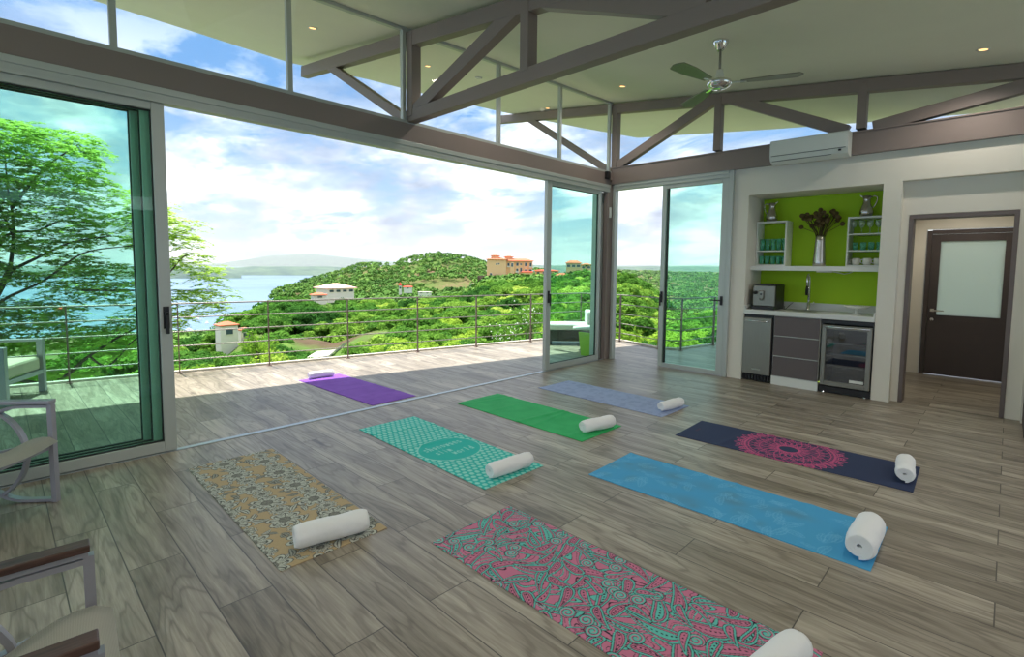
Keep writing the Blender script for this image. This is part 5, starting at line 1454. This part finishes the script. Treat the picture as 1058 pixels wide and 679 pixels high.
house(432, 303.5, 240, 13, 6, 1.6, .6, 'cream_wall', 'concrete', 'long low building with a pale roof in the valley', -.2, windows=2, over=.2)
house(486, 296, 260, 8, 5, 2, .8, 'cream_wall', 'concrete', 'small pale blue-white shed near the hotel slope', 0, windows=1, over=.2)
house(418, 313, 130, 6, 5, 2, 1.2, 'cream_wall', 'terracotta', 'small orange roof half hidden among valley trees', 0, windows=1, over=.2)
house(58, 322, 170, 14, 10, 3, 4, 'cream_wall', 'red_roof', 'red roof seen through the feathery tree', .2, windows=1)
house(585, 278, 160, 15, 8, 6, 3, 'tan_wall', 'terracotta', 'orange-roofed villa on the hill behind the glass panel', 0, windows=3, over=.4)
house(600, 279, 168, 11, 8, 5, 2, 'tan_wall', 'terracotta', 'second orange-roofed villa right of the first behind the glass', 0, windows=2, over=.4)
house(576, 288, 130, 12, 8, 3, 3, 'cream_wall', 'terracotta', 'lower orange-roofed house behind the glass panel', .2, windows=2, over=.4)
# gravel road on the slope
rp = [Vector((at(x, 300, dd).x, at(x, 300, dd).y, top_z(x, dd) + .1)) for x, y, dd in ((320, 366, 57), (332, 363, 58), (344, 357, 60), (356, 350, 63))]
b = MB(); prev = None; fx = Vector((CF.x, CF.y, 0)).normalized() * 1.5
for i, q in enumerate(rp):
    a = b.bm.verts.new(q + fx + Vector((0, 0, .25))); c = b.bm.verts.new(q - fx)
    a2 = b.bm.verts.new(a.co - Vector((0, 0, .3))); c2 = b.bm.verts.new(c.co - Vector((0, 0, .2)))
    if prev: b.bm.faces.new((prev[0], a, c, prev[1])); b.bm.faces.new((prev[1], c, c2, prev[3])); b.bm.faces.new((prev[0], prev[2], a2, a))
    prev = (a, c, a2, c2)
tag(b.build('road', M['concrete']), 'short pale driveway among the trees below the villa', 'road')
# boats
for i, (px, py, dd, lb) in enumerate(((205, 331, 520, 'small white boat nearest the shore trees'), (214, 334.5, 500, 'white boat with cabin in the bay near the white house'), (196, 342, 470, 'small boat low in the bay beside the feathery branches'))):
    d_ = CF + CR * ((px - PX) / FPX) - CU * ((py - PY) / FPX); k = (-60 - CC.z) / d_.z; p = CC + d_ * k
    t = empty('boat', (p.x, p.y, -60), R.uniform(0, 3), lb, 'boat', 'boats in the bay')
    L = 4.2
    b = MB().prism([(-L, -1.2), (L * .5, -1.2), (L, 0), (L * .5, 1.2), (-L, 1.2)], -.4, 1.1); b.build('hull', M['boat'], t)
    MB().box((-L * .5, -.8, 1.1), (L * .2, .8, 2.4), .1).build('cabin', M['boat'], t)
# palm behind the glass panel
p = at(606, 279, 150); t = empty('palm_tree', (p.x, p.y, p.z - 3), 0, 'small palm between the orange-roofed villas behind the glass', 'tree')
MB().tube([(0, 0, -2), (.1, 0, 2), (0, .1, 4)], [.2, .15, .12], 8).build('trunk', M['bark'], t)
fr = MB()
for k in range(14):
    a = k * 2.399; pr = None
    for j in range(6):
        s = j / 5; c = Vector((2.2 * s * math.cos(a), 2.2 * s * math.sin(a), 4 + .8 * math.sin(s * 2.6) - .5 * s * s)); sd = Vector((-math.sin(a), math.cos(a), 0)) * .3 * (1 - s * .8)
        q = (fr.bm.verts.new(c + sd), fr.bm.verts.new(c - sd))
        if pr: fr.bm.faces.new((pr[0], q[0], q[1], pr[1]))
        pr = q
fr.build('fronds', M['leaf_dark'], t)

hz_ = NT('sea haze'); vs_ = hz_.n('VolumeScatter', Color=(.91, .94, 1, 1), Density=.65e-4, Anisotropy=.2)
hz_.nt.links.new(vs_.outputs[0], hz_.out.inputs['Volume'])
b = MB().prism([(-350, 250), (400, 700), (700, 14000), (-14000, 14000), (-14000, -3000), (-700, -500)], -61.5, 420)
hb = b.build('sea_haze', hz_.mat); tag(hb, 'thin bright haze hanging over the bay and far hills', 'haze', None, 'stuff')

# ------------------------------------------------------------------ sky and sun
w = bpy.data.worlds.new('sky'); scene.world = w; w.use_nodes = True; nt = w.node_tree; nt.nodes.clear()
W_ = NT.__new__(NT); W_.nt = nt; W_.mat = None
W_.out = nt.nodes.new('ShaderNodeOutputWorld')
dirv = W_.n('TexCoord').outputs['Generated']
sep = W_.n('SeparateXYZ', Vector=dirv); zz_ = W_.math('MAXIMUM', sep.outputs[2], 0.0)
den = W_.math('ADD', zz_, .16)
uv = W_.n('CombineXYZ', X=W_.math('DIVIDE', sep.outputs[0], den), Y=W_.math('DIVIDE', sep.outputs[1], den), Z=0.0).outputs[0]
blue = W_.ramp(zz_, [(0.0, srgb(136, 152, 160)), (.10, srgb(116, 141, 165)), (.28, srgb(74, 115, 158)), (.55, srgb(70, 108, 152)), (.8, srgb(170, 182, 196)), (1, srgb(205, 208, 210))])
n1 = W_.noise(W_.mapping(uv, loc=(3.1, 1.7, 0), rot=(0, 0, .6), scale=(.8, 1.5, 1)), .9, 7, .58, .4)
c1 = W_.n('MapRange', Value=n1); c1.inputs[1].default_value = .43; c1.inputs[2].default_value = .59
n2 = W_.noise(W_.mapping(dirv, loc=(5, 2, 0), scale=(3.2, 3.2, 8)), 1.5, 8, .6, .2)
c2 = W_.n('MapRange', Value=n2); c2.inputs[1].default_value = .46; c2.inputs[2].default_value = .56
low = W_.n('MapRange', Value=zz_); low.inputs[1].default_value = .42; low.inputs[2].default_value = .12
cl = W_.math('MAXIMUM', c1.outputs[0], W_.math('MULTIPLY', c2.outputs[0], low.outputs[0]))
shade = W_.noise(W_.mapping(dirv, loc=(1, 4, .03), scale=(3, 3, 9)), 1.8, 5, .55)
cc_ = W_.ramp(shade, [(.34, srgb(120, 128, 144)), (.46, srgb(154, 160, 170)), (.60, srgb(226, 227, 226))])
skyc = W_.mix(W_.math('MULTIPLY', cl, .95), blue, cc_)
gr = W_.math('LESS_THAN', sep.outputs[2], -.002)
skyc = W_.mix(gr, skyc, srgb(140, 150, 135))
bg = W_.n('Background', Color=skyc, Strength=1.6)
nt.links.new(bg.outputs[0], W_.out.inputs[0])
sd = bpy.data.lights.new('sun', 'SUN'); sd.energy = 5.3; sd.angle = math.radians(.6); sd.color = (1, .955, .88)
so = bpy.data.objects.new('sun', sd); col.objects.link(so)
sun_dir = Vector((-1.58, 0.0, 4.6)).normalized()
so.rotation_euler = sun_dir.to_track_quat('Z', 'Y').to_euler()
